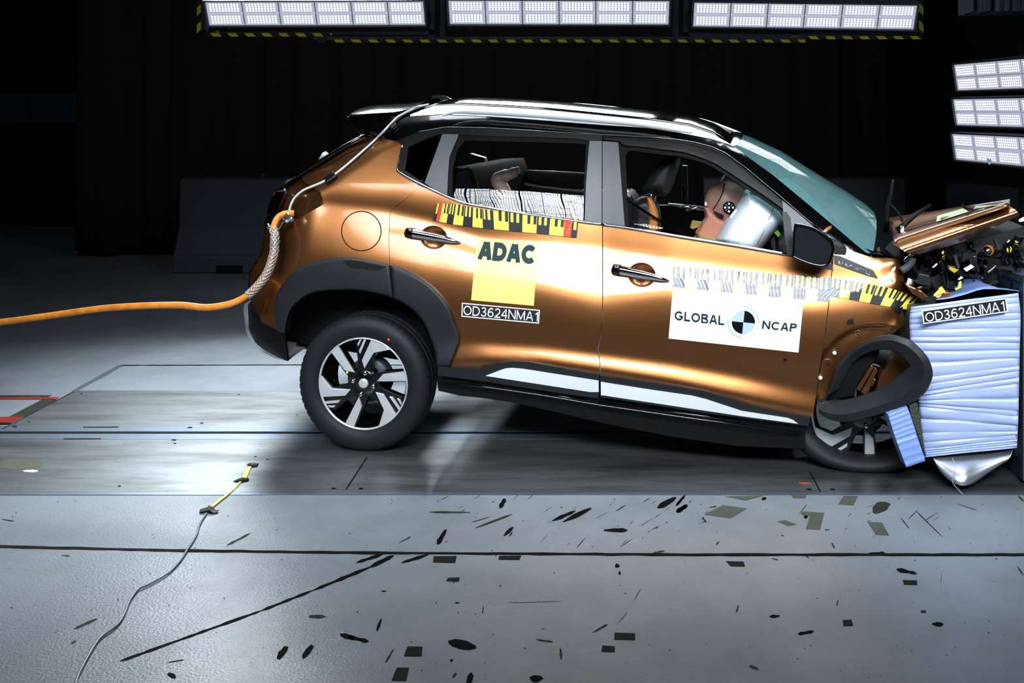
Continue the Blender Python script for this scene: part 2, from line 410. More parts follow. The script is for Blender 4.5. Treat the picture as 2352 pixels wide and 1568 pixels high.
def panel_mb(mb, outline, dfun, step=9, thick=0.012, rnd=0, rnd_d=None, mi=0, mirror=False, holes=(), normals=True, back=False):
    """sheet-metal panel: outline in the elevation, relief dfun, rolled edge of rnd px, returned rim of given thickness"""
    if rnd < 4: rnd = 0
    out = resample(outline, step)
    if area2(out) < 0: out = out[::-1]
    pts = list(out); edges = [(i, (i + 1) % len(out)) for i in range(len(out))]
    hp = []
    for h in holes:
        h = resample(h, step); b = len(pts); pts += h; edges += [(b + i, b + (i + 1) % len(h)) for i in range(len(h))]; hp.append(h)
    xs = [p[0] for p in out]; ys = [p[1] for p in out]
    X, Y = np.meshgrid(np.arange(min(xs) + step * .5, max(xs), step), np.arange(min(ys) + step * .5, max(ys), step))
    X = X + (np.arange(X.shape[0])[:, None] % 2) * step * .5
    ok = inside_np(out, X, Y)
    dist = edge_dist(out, X, Y)
    for h in hp: ok &= ~inside_np(h, X, Y); dist = np.minimum(dist, edge_dist(h, X, Y))
    ok &= dist > max(step * .45, rnd * 1.15)
    pts += [(float(a), float(b)) for a, b in zip(X[ok], Y[ok])]
    if rnd:
        n = len(out)
        for fr in (0.12, 0.35, 0.65, 1.0):
            q = []
            for i in range(n):
                a = out[i - 1]; c = out[(i + 1) % n]; tx, ty = c[0] - a[0], c[1] - a[1]; L = math.hypot(tx, ty) or 1
                q.append((out[i][0] - ty / L * rnd * fr, out[i][1] + tx / L * rnd * fr))
            qx = np.array([p[0] for p in q]); qy = np.array([p[1] for p in q])
            okq = inside_np(out, qx, qy) & (edge_dist(out, qx, qy) > rnd * fr * 0.8)
            for h in hp: okq &= ~inside_np(h, qx, qy)
            pts += [p for p, k in zip(q, okq) if k]
    res = delaunay_2d_cdt([Vector(p) for p in pts], edges, [], 1, 1e-4)
    vv = [(p.x, p.y) for p in res[0]]; tris = [t for t in res[2]]
    if hp:
        tris = [t for t in tris if not any(inside(h, sum(vv[i][0] for i in t) / 3, sum(vv[i][1] for i in t) / 3) for h in hp)]
    allb = [out] + hp
    rd = rnd_d if rnd_d is not None else rnd / 480.0
    dv = None
    if rnd:
        ax = np.array([p[0] for p in vv]); ay = np.array([p[1] for p in vv]); dv = edge_dist(out, ax, ay)
        for h in hp: dv = np.minimum(dv, edge_dist(h, ax, ay))
    D = []
    for i, p in enumerate(vv):
        d = dfun(*p)
        if rnd and dv[i] < rnd: d += rd * (1 - math.sqrt(max(0, 1 - (1 - dv[i] / rnd) ** 2)))
        D.append(d)
    T = mir if mirror else (lambda p: p)
    W3 = [T(P(p[0], p[1], d)) for p, d in zip(vv, D)]
    fs = []
    for t in tris:
        a, b, c = (W3[i] for i in t[:3]); n = (b - a).cross(c - a)
        if (n.dot(LAT) > 0) != mirror: t = t[::-1]
        fs.append(t)
    mb.add(W3, fs, mi, True)
    # rim: walk the constrained boundary
    cnt = {}
    for t in tris:
        for i in range(len(t)):
            e = (t[i], t[(i + 1) % len(t)]); k = (min(e), max(e)); cnt[k] = cnt.get(k, 0) + 1
    rv = []; rf = []
    if thick:
        for (a, b), k in cnt.items():
            if k == 1:
                i = len(rv)
                rv += [W3[a], W3[b], T(P(vv[b][0], vv[b][1], D[b]) + LAT * thick), T(P(vv[a][0], vv[a][1], D[a]) + LAT * thick)]
                rf.append((i, i + 1, i + 2, i + 3))
        mb.add(rv, rf, mi, False)
        if back:
            mb.add([T(P(p[0], p[1], d) + LAT * thick) for p, d in zip(vv, D)], [f[::-1] for f in fs], mi, True)
def panel(name, outline, m, parent, dfun=dep, mirror=False, **k):
    mb = MB(); panel_mb(mb, outline, dfun, mirror=mirror, **k)
    return mb.build(name, m, parent, fix=False)
def prism(mb, outline, d0, d1, mi=0, mirror=False, taper=0):
    """solid with the outline in the elevation, reaching from depth d0 to d1 across the car"""
    T = mir if mirror else (lambda p: p)
    n = len(outline)
    f = lambda q, u, v: q(u, v) if callable(q) else q
    a = [P(u, v, f(d0, u, v)) for u, v in outline]
    cu = sum(p[0] for p in outline) / n; cv = sum(p[1] for p in outline) / n
    b = [P(u, v, f(d0, u, v)) + LAT * (f(d1, u, v) - f(d0, u, v)) for u, v in [(p[0] + (cu - p[0]) * taper, p[1] + (cv - p[1]) * taper) for p in outline]]
    mb.add([T(p) for p in a + b], [tuple(range(n))[::-1], tuple(range(n, 2 * n))] + [(i, (i + 1) % n, n + (i + 1) % n, n + i) for i in range(n)], mi)
def prism_obj(name, outline, d0, d1, m, parent, bevel=0.004, mirror=False, taper=0):
    mb = MB(); prism(mb, outline, d0, d1, 0, mirror, taper)
    return mb.build(name, m, parent, bevel=bevel)
def lathe(mb, prof, c, ax, e1, e2, n=48, mi=0, fn=None, closed=True):
    """prof = [(radius, along)] turned about ax through c"""
    rows = []
    for k, (r, a) in enumerate(prof):
        row = []
        for j in range(n):
            t = 2 * math.pi * j / n; rr = r if fn is None else fn(k, j, r)
            row.append(c + ax * a + (e1 * math.cos(t) + e2 * math.sin(t)) * rr)
        rows.append(row)
    mb.grid(rows, mi, True, closed=True)
def disc(mb, c, ax, e1, e2, r, a, n=24, mi=0):
    b = [c + ax * a + (e1 * math.cos(2 * math.pi * j / n) + e2 * math.sin(2 * math.pi * j / n)) * r for j in range(n)]
    mb.add(b, [tuple(range(n))], mi)
def _arc(cx, cy, rx, ry, a0, a1, n=14):
    return [(cx + rx * math.cos(R(a0 + (a1 - a0) * i / n)), cy + ry * math.sin(R(a0 + (a1 - a0) * i / n))) for i in range(n + 1)]
def glyph(ch, h):
    """plain grotesque capitals as centre lines; h = half a stroke; cap height 1; returns width, strokes"""
    t = 1 - h; m = .5
    if ch == ' ': return .38, []
    if ch == 'A': w_ = .92; return w_, [[(h * .9, 0), (w_ / 2 - h * .35, 1)], [(w_ - h * .9, 0), (w_ / 2 + h * .35, 1)], [(.22, .30 + h * .3), (w_ - .22, .30 + h * .3)]]
    if ch == 'B': return .84, [[(h, 0), (h, 1)], [(0, t), (.42, t)] + _arc(.42, .75, .36 - h, .25 - h / 2, 90, -90) + [(h, .5)], [(.44, .5)] + _arc(.46, .26, .38 - h, .24 - h / 2 + .02, 90, -90) + [(0, h)]]
    if ch == 'C': return .95, [_arc(.52, .5, .52 - h, .5 - h, 42, 318, 26)]
    if ch == 'D': return .92, [[(h, 0), (h, 1)], [(0, t), (.40, t)] + _arc(.40, .5, .52 - h, .5 - h, 90, -90, 20) + [(0, h)]]
    if ch == 'E': return .78, [[(h, 0), (h, 1)], [(0, t), (.76, t)], [(0, .52), (.70, .52)], [(0, h), (.78, h)]]
    if ch == 'F': return .72, [[(h, 0), (h, 1)], [(0, t), (.72, t)], [(0, .51), (.64, .51)]]
    if ch == 'G': return 1.02, [_arc(.52, .5, .52 - h, .5 - h, 42, 345, 26) + [(1.0 - h, .45)], [(.55, .45), (1.0, .45)]]
    if ch == 'I': return .26, [[(.13, 0), (.13, 1)]]
    if ch == 'L': return .70, [[(h, 0), (h, 1)], [(0, h), (.70, h)]]
    if ch == 'M': return 1.06, [[(h, 0), (h, 1)], [(h, 1 - h * .3), (.53, h)], [(.53, h), (1.06 - h, 1 - h * .3)], [(1.06 - h, 0), (1.06 - h, 1)]]
    if ch == 'N': return .92, [[(h, 0), (h, 1)], [(h, 1 - h * .4), (.92 - h, h * .4)], [(.92 - h, 0), (.92 - h, 1)]]
    if ch == 'O': return 1.04, [_arc(.52, .5, .52 - h, .5 - h, 0, 360, 32)]
    if ch == 'P': return .80, [[(h, 0), (h, 1)], [(0, t), (.48, t)] + _arc(.48, .72, .32 - h, .28 - h, 90, -90) + [(0, .44 + h)]]
    if ch == 'R': return .88, [[(h, 0), (h, 1)], [(0, t), (.50, t)] + _arc(.50, .73, .32 - h, .27 - h, 90, -90) + [(0, .46 + h)], [(.46, .46 + h), (.88 - h, 0)]]
    if ch == 'S': return .82, [_arc(.41, .74, .37 - h, .26 - h, 25, 255, 16) + _arc(.41, .27, .40 - h, .27 - h, 75, -165, 16)]
    if ch == 'T': return .78, [[(.39, 0), (.39, 1)], [(0, t), (.78, t)]]
    if ch == '1': return .62, [[(.42, 0), (.42, 1)], [(.42, .98), (.34, .86), (.14, .74)]]
    if ch == '2': return .74, [_arc(.37, .71, .34 - h, .29 - h, 165, -25, 14) + [(.58, .50), (h + .02, h)], [(0, h), (.74, h)]]
    if ch == '3': return .74, [_arc(.36, .75, .31 - h, .25 - h, 160, -80, 14), [(.28, .52)] + _arc(.36, .27, .36 - h, .27 - h + .01, 85, -165, 16)]
    if ch == '4': return .76, [[(.56, 0), (.56, 1)], [(.56, .98), (h * .6, .25 + h)], [(0, .25 + h * .6), (.76, .25 + h * .6)]]
    if ch == '6': return .76, [_arc(.38, .32, .37 - h, .32 - h, 0, 360, 24), _arc(.46, .44, .44 - h, .56 - h, 195, 120, 8) + _arc(.42, .74, .30 - h * .6, .26 - h, 100, 25, 8)]
    return .7, []
def text_verts(s, bold=.07, space=.16):
    """lettering as flat ribbons, box-normalised; bold = half stroke in cap heights"""
    V, Fc, Ly = [], [], []; x = 0.0; ly = 0
    for ch in s:
        w_, st = glyph(ch, bold)
        for pl in st:
            ly += 1; n = len(pl); b = len(V); closed = n > 3 and math.hypot(pl[0][0] - pl[-1][0], pl[0][1] - pl[-1][1]) < 1e-6
            for i, p in enumerate(pl):
                q0 = pl[i - 1] if i > 0 else (pl[-2] if closed else p); q1 = pl[i + 1] if i < n - 1 else (pl[1] if closed else p)
                d0 = (p[0] - q0[0], p[1] - q0[1]); d1 = (q1[0] - p[0], q1[1] - p[1])
                l0 = math.hypot(*d0) or 1; l1 = math.hypot(*d1) or 1
                t = (d0[0] / l0 + d1[0] / l1, d0[1] / l0 + d1[1] / l1); L = math.hypot(*t) or 1; nx, ny = -t[1] / L, t[0] / L
                if l0 > 1e-9 and l1 > 1e-9 and q0 is not p and q1 is not p:
                    cs = max(.5, (nx * -d0[1] + ny * d0[0]) / l0)
                else: cs = 1
                k = bold / cs
                V.append((x + p[0] + nx * k, p[1] + ny * k)); V.append((x + p[0] - nx * k, p[1] - ny * k)); Ly += [ly % 4] * 2
            for i in range(n - 1): Fc.append((b + 2 * i, b + 2 * i + 1, b + 2 * i + 3, b + 2 * i + 2))
        x += w_ + (space if ch != ' ' else 0)
    V = [(p[0], min(1.0, max(0.0, p[1]))) for p in V]
    x0 = min(p[0] for p in V); x1 = max(p[0] for p in V)
    return [((p[0] - x0) / (x1 - x0), p[1]) for p in V], Fc, Ly
def text_on(mb, s, quad, to3d, mi=0, bold=.07, space=.16, shear=0.0):
    """lettering stretched into the quad (TL, TR, BR, BL) and laid on a surface with to3d(u, v)"""
    v, f, ly = text_verts(s, bold=bold, space=space); tl, tr, br, bl = quad; out = []
    for (x, y), k in zip(v, ly):
        x = x + shear * (y - .5)
        u = (1 - y) * ((1 - x) * bl[0] + x * br[0]) + y * ((1 - x) * tl[0] + x * tr[0])
        w_ = (1 - y) * ((1 - x) * bl[1] + x * br[1]) + y * ((1 - x) * tl[1] + x * tr[1])
        out.append(to3d(u, w_) - LAT * (k * .00025))      # strokes that cross lie a hair apart
    mb.add(out, f, mi)

# ------------------------------------------------------------------ the setting: floor, walls, curtain
def floor_mat(name, base, dark, rough, spec, sc, bumpsc, bumpst, metal=0.0, stretch=(1, 1, 1), amt=0.7, blot=None, rvar=0.12):
    m = bpy.data.materials.new(name); m.use_nodes = True; nt = m.node_tree; b = nt.nodes['Principled BSDF']; I = b.inputs
    tc = nt.nodes.new('ShaderNodeTexCoord'); mp = nt.nodes.new('ShaderNodeMapping'); mp.inputs['Scale'].default_value = stretch
    nt.links.new(tc.outputs['Object'], mp.inputs[0])
    n = nt.nodes.new('ShaderNodeTexNoise'); n.inputs['Scale'].default_value = sc; n.inputs['Detail'].default_value = 8; n.inputs['Roughness'].default_value = 0.65
    nt.links.new(mp.outputs[0], n.inputs['Vector'])
    rp = nt.nodes.new('ShaderNodeMapRange'); rp.inputs[1].default_value = 0.42; rp.inputs[2].default_value = 0.72; rp.inputs[4].default_value = amt
    nt.links.new(n.outputs[0], rp.inputs[0])
    mx = nt.nodes.new('ShaderNodeMix'); mx.data_type = 'RGBA'; mx.inputs[6].default_value = srgb(base); mx.inputs[7].default_value = srgb(dark)
    nt.links.new(rp.outputs[0], mx.inputs[0])
    # fine speckle of dirt
    n2 = nt.nodes.new('ShaderNodeTexNoise'); n2.inputs['Scale'].default_value = 55; n2.inputs['Detail'].default_value = 2
    nt.links.new(tc.outputs['Object'], n2.inputs['Vector'])
    r2 = nt.nodes.new('ShaderNodeMapRange'); r2.inputs[1].default_value = 0.68; r2.inputs[2].default_value = 0.74; r2.inputs[4].default_value = 0.5
    nt.links.new(n2.outputs[0], r2.inputs[0])
    m2 = nt.nodes.new('ShaderNodeMix'); m2.data_type = 'RGBA'; m2.inputs[7].default_value = srgb(dark)
    nt.links.new(mx.outputs[2], m2.inputs[6]); nt.links.new(r2.outputs[0], m2.inputs[0])
    nt.links.new(m2.outputs[2], I['Base Color'])
    rr = nt.nodes.new('ShaderNodeMapRange'); rr.inputs[3].default_value = rough - rvar; rr.inputs[4].default_value = rough + rvar
    nt.links.new(n.outputs[0], rr.inputs[0]); nt.links.new(rr.outputs[0], I['Roughness'])
    I['Specular IOR Level'].default_value = spec; I['Metallic'].default_value = metal
    nb = nt.nodes.new('ShaderNodeTexNoise'); nb.inputs['Scale'].default_value = bumpsc; nb.inputs['Detail'].default_value = 2
    nt.links.new(tc.outputs['Object'], nb.inputs['Vector'])
    bp = nt.nodes.new('ShaderNodeBump'); bp.inputs['Strength'].default_value = bumpst; bp.inputs['Distance'].default_value = 0.01
    nt.links.new(nb.outputs[0], bp.inputs['Height']); nt.links.new(bp.outputs[0], I['Normal'])
    return m
CONC = floor_mat('painted_concrete', '#7f868c', '#5a6268', 0.40, 0.5, 1.6, 105, 0.17)
PLATE = floor_mat('steel_floor_plate', '#8d9294', '#413f37', 0.42, 0.5, 2.2, 60, 0.05, metal=0.9, stretch=(0.55, 3.0, 1), amt=0.95)
STRIP = floor_mat('steel_rail_strip', '#8a97a6', '#5b6774', 0.40, 0.6, 5, 60, 0.05, metal=0.85, stretch=(0.4, 6, 1))
GROOVE = mat('joint_filler', '#0d0c09', 0.8, spec=.1)
MARK = mat('scuffed_floor', '#1d1d18', 0.7, spec=.15, noise=('#3a3a33', 25, 0.8))
MARKDK = mat('gouged_floor', '#080706', 0.8, spec=.08)
PATCH = mat('old_cloth_tape', '#4f5249', 0.65, spec=.2, noise=('#3f423a', 18, 0.6))
PATCHDK = mat('dark_cloth_tape', '#181916', 0.7, spec=.12)

def quadobj(name, pts, m, kind=None, parent=None):
    mb = MB(); mb.add(pts, [tuple(range(len(pts)))])
    o = mb.build(name, m, parent); 
    if kind: o['kind'] = kind
    return o
def yv(v): return FPX * H / (v - V0)
def slab(name, x0, x1, y0, y1, z, m, kind='structure', h=None):
    mb = MB(); mb.abox(x0, x1, y0, y1, z - (h or z + 0.02), z)
    return tag(mb.build(name, m), kind=kind)
mb = MB(); mb.abox(-9, 7, -1.5, 14.5, -0.2, 0.0)
tag(mb.build('floor', CONC), kind='structure')
XL = -3.112
yA, yB, yC, yD = yv(1131), yv(1010), yv(979), yv(900)
slab('trim_1', -9, 7, yA, yB, 0.003, PLATE)                 # near row of steel plates
slab('trim_2', XL, 7, yC, yD, 0.003, PLATE)                 # far row
slab('trim_3', -9, 7, yB + .002, yv(997.5), 0.0036, STRIP)  # rail strips either side of the slot
slab('trim_4', XL - .05, 7, yv(992), yC - .002, 0.0036, STRIP)
slab('trim_5', -9, 7, yv(997.5), yv(992), 0.0012, GROOVE)   # the tow slot
slab('trim_6', XL, 7, yD, yD + 0.02, 0.0036, STRIP)
slab('trim_7', -9, 7, yA - .03, yA - .001, 0.0030, STRIP)
def strip_line(name, pts, w_, m, z=0.0042, jag=0.0):
    """a thin seam or joint along floor points (world)"""
    mb = MB(); q = []
    pts = [Vector(p) for p in pts]
    fine = []
    for a, b in zip(pts[:-1], pts[1:]):
        k = max(1, int((b - a).length / 0.05))
        fine += [a.lerp(b, i / k) for i in range(k)]
    fine.append(pts[-1])
    L = []; Rr = []
    for i, p in enumerate(fine):
        t = (fine[min(i + 1, len(fine) - 1)] - fine[max(i - 1, 0)]).normalized(); nrm = Vector((-t.y, t.x, 0))
        L.append(Vector((p.x, p.y, z)) + nrm * w_ * (.5 + jag * random.random())); Rr.append(Vector((p.x, p.y, z)) - nrm * w_ * (.5 + jag * random.random()))
    mb.grid([L, Rr], smooth=False)
    o = mb.build(name, m, None, solid=0.0006)
    return tag(o, kind='structure')
strip_line('trim_8', [F(-900, 1239), F(-60, 1254), F(420, 1264.5), F(800, 1269.5), F(1560, 1274), F(2420, 1274), F(3400, 1274)], 0.016, GROOVE, jag=0.35, z=0.0012)
strip_line('trim_9', [F(842.9, 1052), F(794.7, 1126)], 0.007, GROOVE)
strip_line('trim_10', [F(1860, 1085), F(1884.6, 1131)], 0.006, GROOVE)
strip_line('trim_11', [F(170, 899), F(277, 839)], 0.03, STRIP, z=0.0012, jag=.4)
strip_line('trim_12', [F(277, 839), F(760, 838), F(1500, 840)], 0.016, GROOVE, z=0.0012, jag=.4)
strip_line('trim_13', [F(6, 987), F(169, 901)], 0.012, STEEL, z=0.0046)
slab('trim_14', -7, XL - .09, yv(915.5), yv(908), 0.0022, MARK)
slab('trim_15', -7, XL - .02, yv(917.5), yv(913), 0.0030, TRIMRED)
slab('trim_16', -7, XL - .02, yv(972), yv(958), 0.0030, TRIMRED)
slab('trim_17', -7, XL - .02, yv(975.5), yv(971.5), 0.0040, GROOVE)
slab('trim_18', -7, XL - .08, yv(985.5), yv(976.5), 0.0030, TRIMRED)
strip_line('trim_19', [F(40, 958), F(116, 918)], 0.10, MARK, z=0.0016)
# walls, ceiling
mb = MB(); mb.abox(-9, 7, 14.3, 14.5, 0, 7); tag(mb.build('wall_back', WALLM), kind='structure')
mb = MB(); mb.abox(-9.2, -9, -1.5, 14.5, 0, 7); tag(mb.build('wall_left', WALLM), kind='structure')
mb = MB(); mb.abox(7, 7.2, -1.5, 14.5, 0, 7); tag(mb.build('wall_right', WALLM), kind='structure')
mb = MB(); mb.abox(-9, 7, -1.7, -1.5, 0, 7); tag(mb.build('wall_front', WALLM), kind='structure')
mb = MB(); mb.abox(-9.2, 7.2, -1.7, 14.5, 7, 7.2); tag(mb.build('ceiling', WALLM), kind='structure')
WINM = mat('dim_window_pane', '#1d2830', 0.15, emis='#22313c', es=0.035)
for i, (u0, u1) in enumerate(((-120, 64), (74, 182))):
    a, b = W(u0, 214, 14.25), W(u1, 283, 14.25)
    mb = MB(); mb.abox(a.x, b.x, 14.22, 14.29, b.z, a.z); tag(mb.build('window_%d' % (i + 1), WINM), kind='structure')
# the long black curtain behind the track
def curtain(name, x0, x1, y, z0, z1, label, seed):
    rnd = random.Random(seed); n = int((x1 - x0) / 0.035); ph = [rnd.random() * 6.28 for _ in range(5)]
    rows = []
    for j in range(9):
        z = z0 + (z1 - z0) * j / 8; row = []
        for i in range(n + 1):
            x = x0 + (x1 - x0) * i / n; k = 0.6 + 0.4 * (1 - j / 8)
            dy = 0.05 * math.sin(x * 14 + ph[0] + 0.7 * math.sin(x * 1.7 + ph[1])) * k + 0.05 * math.sin(x * 4.3 + ph[2] + j * .05) + 0.02 * math.sin(x * 31 + ph[3]) * k
            row.append((x + 0.012 * (8 - j) * math.sin(x * 5 + ph[4]), y + dy, z))
        rows.append(row)
    mb = MB(); mb.grid(rows)
    o = mb.build(name, CURTAIN, None, solid=0.004)
    return tag(o, label, 'curtain')
curtain('blackout_curtain', W(188, 0, 11.3).x, W(1945, 0, 11.3).x, 11.3, 0.07, 5.6, 'long black pleated curtain hanging behind the orange car', 1)
curtain('blackout_curtain', W(1935, 0, 11.15).x, W(2040, 0, 11.15).x, 11.15, 0.07, 5.6, 'short bunched black curtain end hanging above the gap between barriers behind the bonnet', 2)

# ------------------------------------------------------------------ concrete barriers
def jersey(name, a, b, label, top=0.955, ends=True):
    """barrier with the flared profile, from floor point a to floor point b (front foot line)"""
    a = Vector((a[0], a[1], 0)); b = Vector((b[0], b[1], 0)); t = (b - a).normalized(); n = Vector((-t.y, t.x, 0))
    prof = [(0, 0.01), (0.0, 0.16), (0.035, 0.20), (0.16, 0.44), (0.185, 0.9), (0.20, 0.94), (0.23, top), (0.37, top), (0.40, 0.94), (0.415, 0.9), (0.44, 0.44), (0.565, 0.20), (0.6, 0.16), (0.6, 0.01)]
    mb = MB(); rows = [[p + n * q + Vector((0, 0, z)) for q, z in prof] for p in (a, a.lerp(b, .5), b)]
    mb.grid(rows, 0, False)
    k = len(prof); mb.f += [tuple(range(k)), tuple(range(2 * k, 3 * k))[::-1]]; mb.m += [0, 0]; mb.sm += [False, False]
    e = empty(name, (a.x, a.y, 0), label, 'barrier')
    mb.build('barrier_body', BARRIER, e, bevel=0.012)
    m2 = MB()     # recessed end seam and lifting slots
    for s in (.25, .75):
        c = a.lerp(b, s) - n * 0.001
        m2.box(c + Vector((0, 0, .045)), t * .13, n * .02, Vector((0, 0, .035)))
    m2.build('forklift_slot', DARKPL, e)
    m3 = MB()
    for s in (.35,):
        c = a.lerp(b, s) + n * .30 + Vector((0, 0, top))
        m3.tube([c, c + Vector((0, 0, .035))], .018, 8); m3.tube([c + Vector((-.03, 0, .035)), c + Vector((.03, 0, .035))], .012, 6)
    m3.build('lifting_lug', BARRIER, e)
    return e
jersey('concrete_barrier', (W(395, 0, 10.15).x, 10.15), (-2.0, 10.15), 'grey flared barrier standing behind the rear of the car')
jersey('concrete_barrier', (1.1, 10.2), (3.22, 10.25), 'grey flared barrier seen just past the windshield, its end above the wipers')
jersey('concrete_barrier', (3.22, 9.65), (4.15, 7.35), 'grey flared barrier running behind the raised bonnet towards the lamp stack')

# ------------------------------------------------------------------ floodlight units
def flood_proto(width=1.67, height=0.213, label='', group=None):
    """face towards -Y, origin at the middle of the bottom edge"""
    e = empty('led_floodlight', (0, 0, 0), label, 'lamp', group)
    mb = MB(); t = .012
    mb.abox(-width / 2, width / 2, .02, .13, 0, height)
    mb.abox(-width / 2, width / 2, -.012, .02, 0, t); mb.abox(-width / 2, width / 2, -.012, .02, height - t, height)
    mb.abox(-width / 2, -width / 2 + t, -.012, .02, t, height - t); mb.abox(width / 2 - t, width / 2, -.012, .02, t, height - t)
    mb.build('housing', LAMPBLUE, e)
    m2 = MB()
    for k in range(9):
        x = -width / 2 + width * (k + .5) / 9; m2.abox(x - .004, x + .004, .13, .17, .02, height - .02)
    m2.build('cooling_fins', DKSTEEL, e)
    tw = (width - 2 * t) / 6; th = (height - 2 * t) / 2
    for r in range(2):
        for c in range(6):
            x0 = -width / 2 + t + c * tw + .004; x1 = x0 + tw - .008; z0 = t + r * th + .003; z1 = z0 + th - .006
            m3 = MB(); y = 0.0
            m3.add([(x0, y, z0), (x1, y, z0), (x1, y, z1), (x0, y, z1)], [(0, 1, 2, 3)])
            m3.add([(x0, y, z0), (x1, y, z0), (x1, .02, z0), (x0, .02, z0)], [(0, 1, 2, 3)]); m3.add([(x0, y, z1), (x1, y, z1), (x1, .02, z1), (x0, .02, z1)], [(3, 2, 1, 0)])
            o = m3.build('led_panel', LED, e, fix=False)
            me = o.data; uvl = me.uv_layers.new(name='UVMap')
            for p in me.polygons:
                for li, uvc in zip(p.loop_indices, ((0, 0), (1, 0), (1, 1), (0, 1))): uvl.data[li].uv = uvc if p.index == 0 else (0, 0)
    return e
def copy_tree(root, label=None, group=None):
    r = root.copy(); COL.objects.link(r)
    if label: r['label'] = label
    if group: r['group'] = group
    def rec(o, parent):
        for ch in list(o.children):
            c = ch.copy(); COL.objects.link(c); c.parent = parent; rec(ch, c)
    kids = [c for c in root.children]
    rec(root, r)
    return r
RIG_G = 'floodlights in the overhead rig'; STK_G = 'floodlights stacked at the right'
proto = flood_proto(label='white LED floodlight at the left end of the overhead striped rig', group=RIG_G)
def place_flood(o, bl, br, tilt, roll=0):
    a, b = Vector(bl), Vector(br); mid = (a + b) / 2; d = b - a
    s = d.length / 1.67
    yaw = math.atan2(d.y, d.x); pit = math.atan2(d.z, math.hypot(d.x, d.y))
    o.matrix_world = Matrix.Translation(mid) @ Matrix.Rotation(yaw, 4, 'Z') @ Matrix.Rotation(-pit, 4, 'Y') @ Matrix.Rotation(tilt, 4, 'X') @ Matrix.Diagonal((s, s, s, 1))
YB = 7.6
u1 = proto
u2 = copy_tree(proto, 'white LED floodlight in the middle of the overhead striped rig')
u3 = copy_tree(proto, 'white LED floodlight at the right end of the overhead striped rig')
place_flood(u1, W(477, 62, YB), W(981, 60.5, YB), R(25))
place_flood(u2, W(1029, 59, YB), W(1540, 60, YB), R(25))
place_flood(u3, W(1587, 64, YB), W(2102, 71, YB), R(25))
for k, (lab, bv, tv) in enumerate((('white LED floodlight, topmost of the stack right of the rig', 212, 141), ('white LED floodlight between two others in the right-hand stack', 291, 220), ('white LED floodlight, lowest of the stack above the grey barrier', 370, 302))):
    o = copy_tree(proto, lab, STK_G)
    a = W((2198, 2196, 2194)[k], bv, 7.4)
    dirv = Vector((.163, -.987, 0)) * 1.72
    place_flood(o, a, a + dirv, R((9, 9, 9)[k]))
# steel post carrying the stack
e = empty('lamp_stand', (2.95, 6.6, 0), 'dark steel stand carrying the stacked floodlights at right', 'stand')
mb = MB()
for s in (0.25, 0.85):
    c = Vector((2.72, 7.4, 0)) + Vector((.163, -.987, 0)) * 1.72 * s + Vector((.2, .03, 0))
    mb.box(c + Vector((0, 0, 1.08)), (.025, 0, 0), (0, .025, 0), (0, 0, 1.06))
mb.build('upright', DKSTEEL, e)
mb = MB()
for s in (0.25, 0.85):
    c = Vector((2.72, 7.4, 0)) + Vector((.163, -.987, 0)) * 1.72 * s + Vector((.2, .03, 0))
    mb.box(c + Vector((0, 0, .012)), (.2, 0, 0), (0, .2, 0), (0, 0, .012))
mb.build('foot_plate', DKSTEEL, e)

# ------------------------------------------------------------------ the rig frame with its hazard tape
rig = empty('lamp_rig', W(1290, 90, 7.6), 'dark steel overhead rig edged with yellow and black hazard stripes', 'rig')
def beam(name, u0, v0, u1, v1, y, m, depth=.06, dy=0.0):
    a = W(u0, v1, y); b = W(u1, v0, y); mb = MB(); mb.abox(a.x, b.x, y + dy, y + dy + depth, a.z, b.z)
    return mb.build(name, m, rig)
YR = 7.62
TOPV = -260
for (u0, u1) in ((458, 472), (985, 998), (1011, 1022), (1545, 1559), (1570, 1582), (2106, 2116)):
    beam('rig_upright', u0, TOPV, u1, 84 if u0 > 600 else 78, YR, RIGSTEEL)
beam('rig_beam', 462, 69, 998, 79, YR, RIGSTEEL)
beam('rig_beam', 1570, 74, 2116, 84, YR, RIGSTEEL)
beam('rig_beam', 720, 84, 1850, 92, YR - .08, RIGSTEEL)
beam('rig_beam', 462, TOPV, 2116, TOPV + 14, YR, RIGSTEEL)
beam('hazard_strip', 472, 76, 762, 84, YR - .012, HAZ, .01)
beam('hazard_strip', 760, 91, 1850, 97.5, YR - .092, HAZ, .01)
beam('hazard_strip', 1815, 83, 2112, 90, YR - .012, HAZ, .01)
beam('hazard_strip', 452, TOPV + 14, 461, 80, YR - .012, HAZV, .05)
beam('hazard_strip', 2111, TOPV + 14, 2121, 90, YR - .012, HAZ, .05)
beam('clamp', 728, 87, 750, 98, YR - .09, DKSTEEL, .05)
for u in (520, 940, 1080, 1500, 1640, 2060):
    beam('lamp_bracket', u - 5, 56, u + 5, 78, YR + .06, DKSTEEL, .03)
# hanging grey drape at the top right corner
mb = MB(); rows = []
y0 = 6.8
for j in range(6):
    row = []
    for i in range(61):
        s = i / 60; u = 2236 + 150 * s; v = -1500 + (26 + 1500) * j / 5 - (2.5 * s if j == 5 else 0)
        fold = .05 * math.sin(s * 26 + 1) + .03 * math.sin(s * 47) + .02 * math.sin(s * 90)
        row.append(W(u, v, y0 + fold + .02 * j / 5 * math.sin(s * 33)))
    rows.append(row)
mb.grid(rows); 
back = [[p + Vector((.02, .35, 0)) for p in r] for r in rows]
mb.grid(back[::-1]); mb.grid([rows[-1], back[-1]]); mb.grid([[r[0] for r in rows], [r[0] for r in back]]); mb.grid([[r[-1] for r in back], [r[-1] for r in rows]])
tag(mb.build('hanging_drape', CLOTH, None), 'grey folded cloth hanging at the top edge above the stacked floodlights', 'drape')

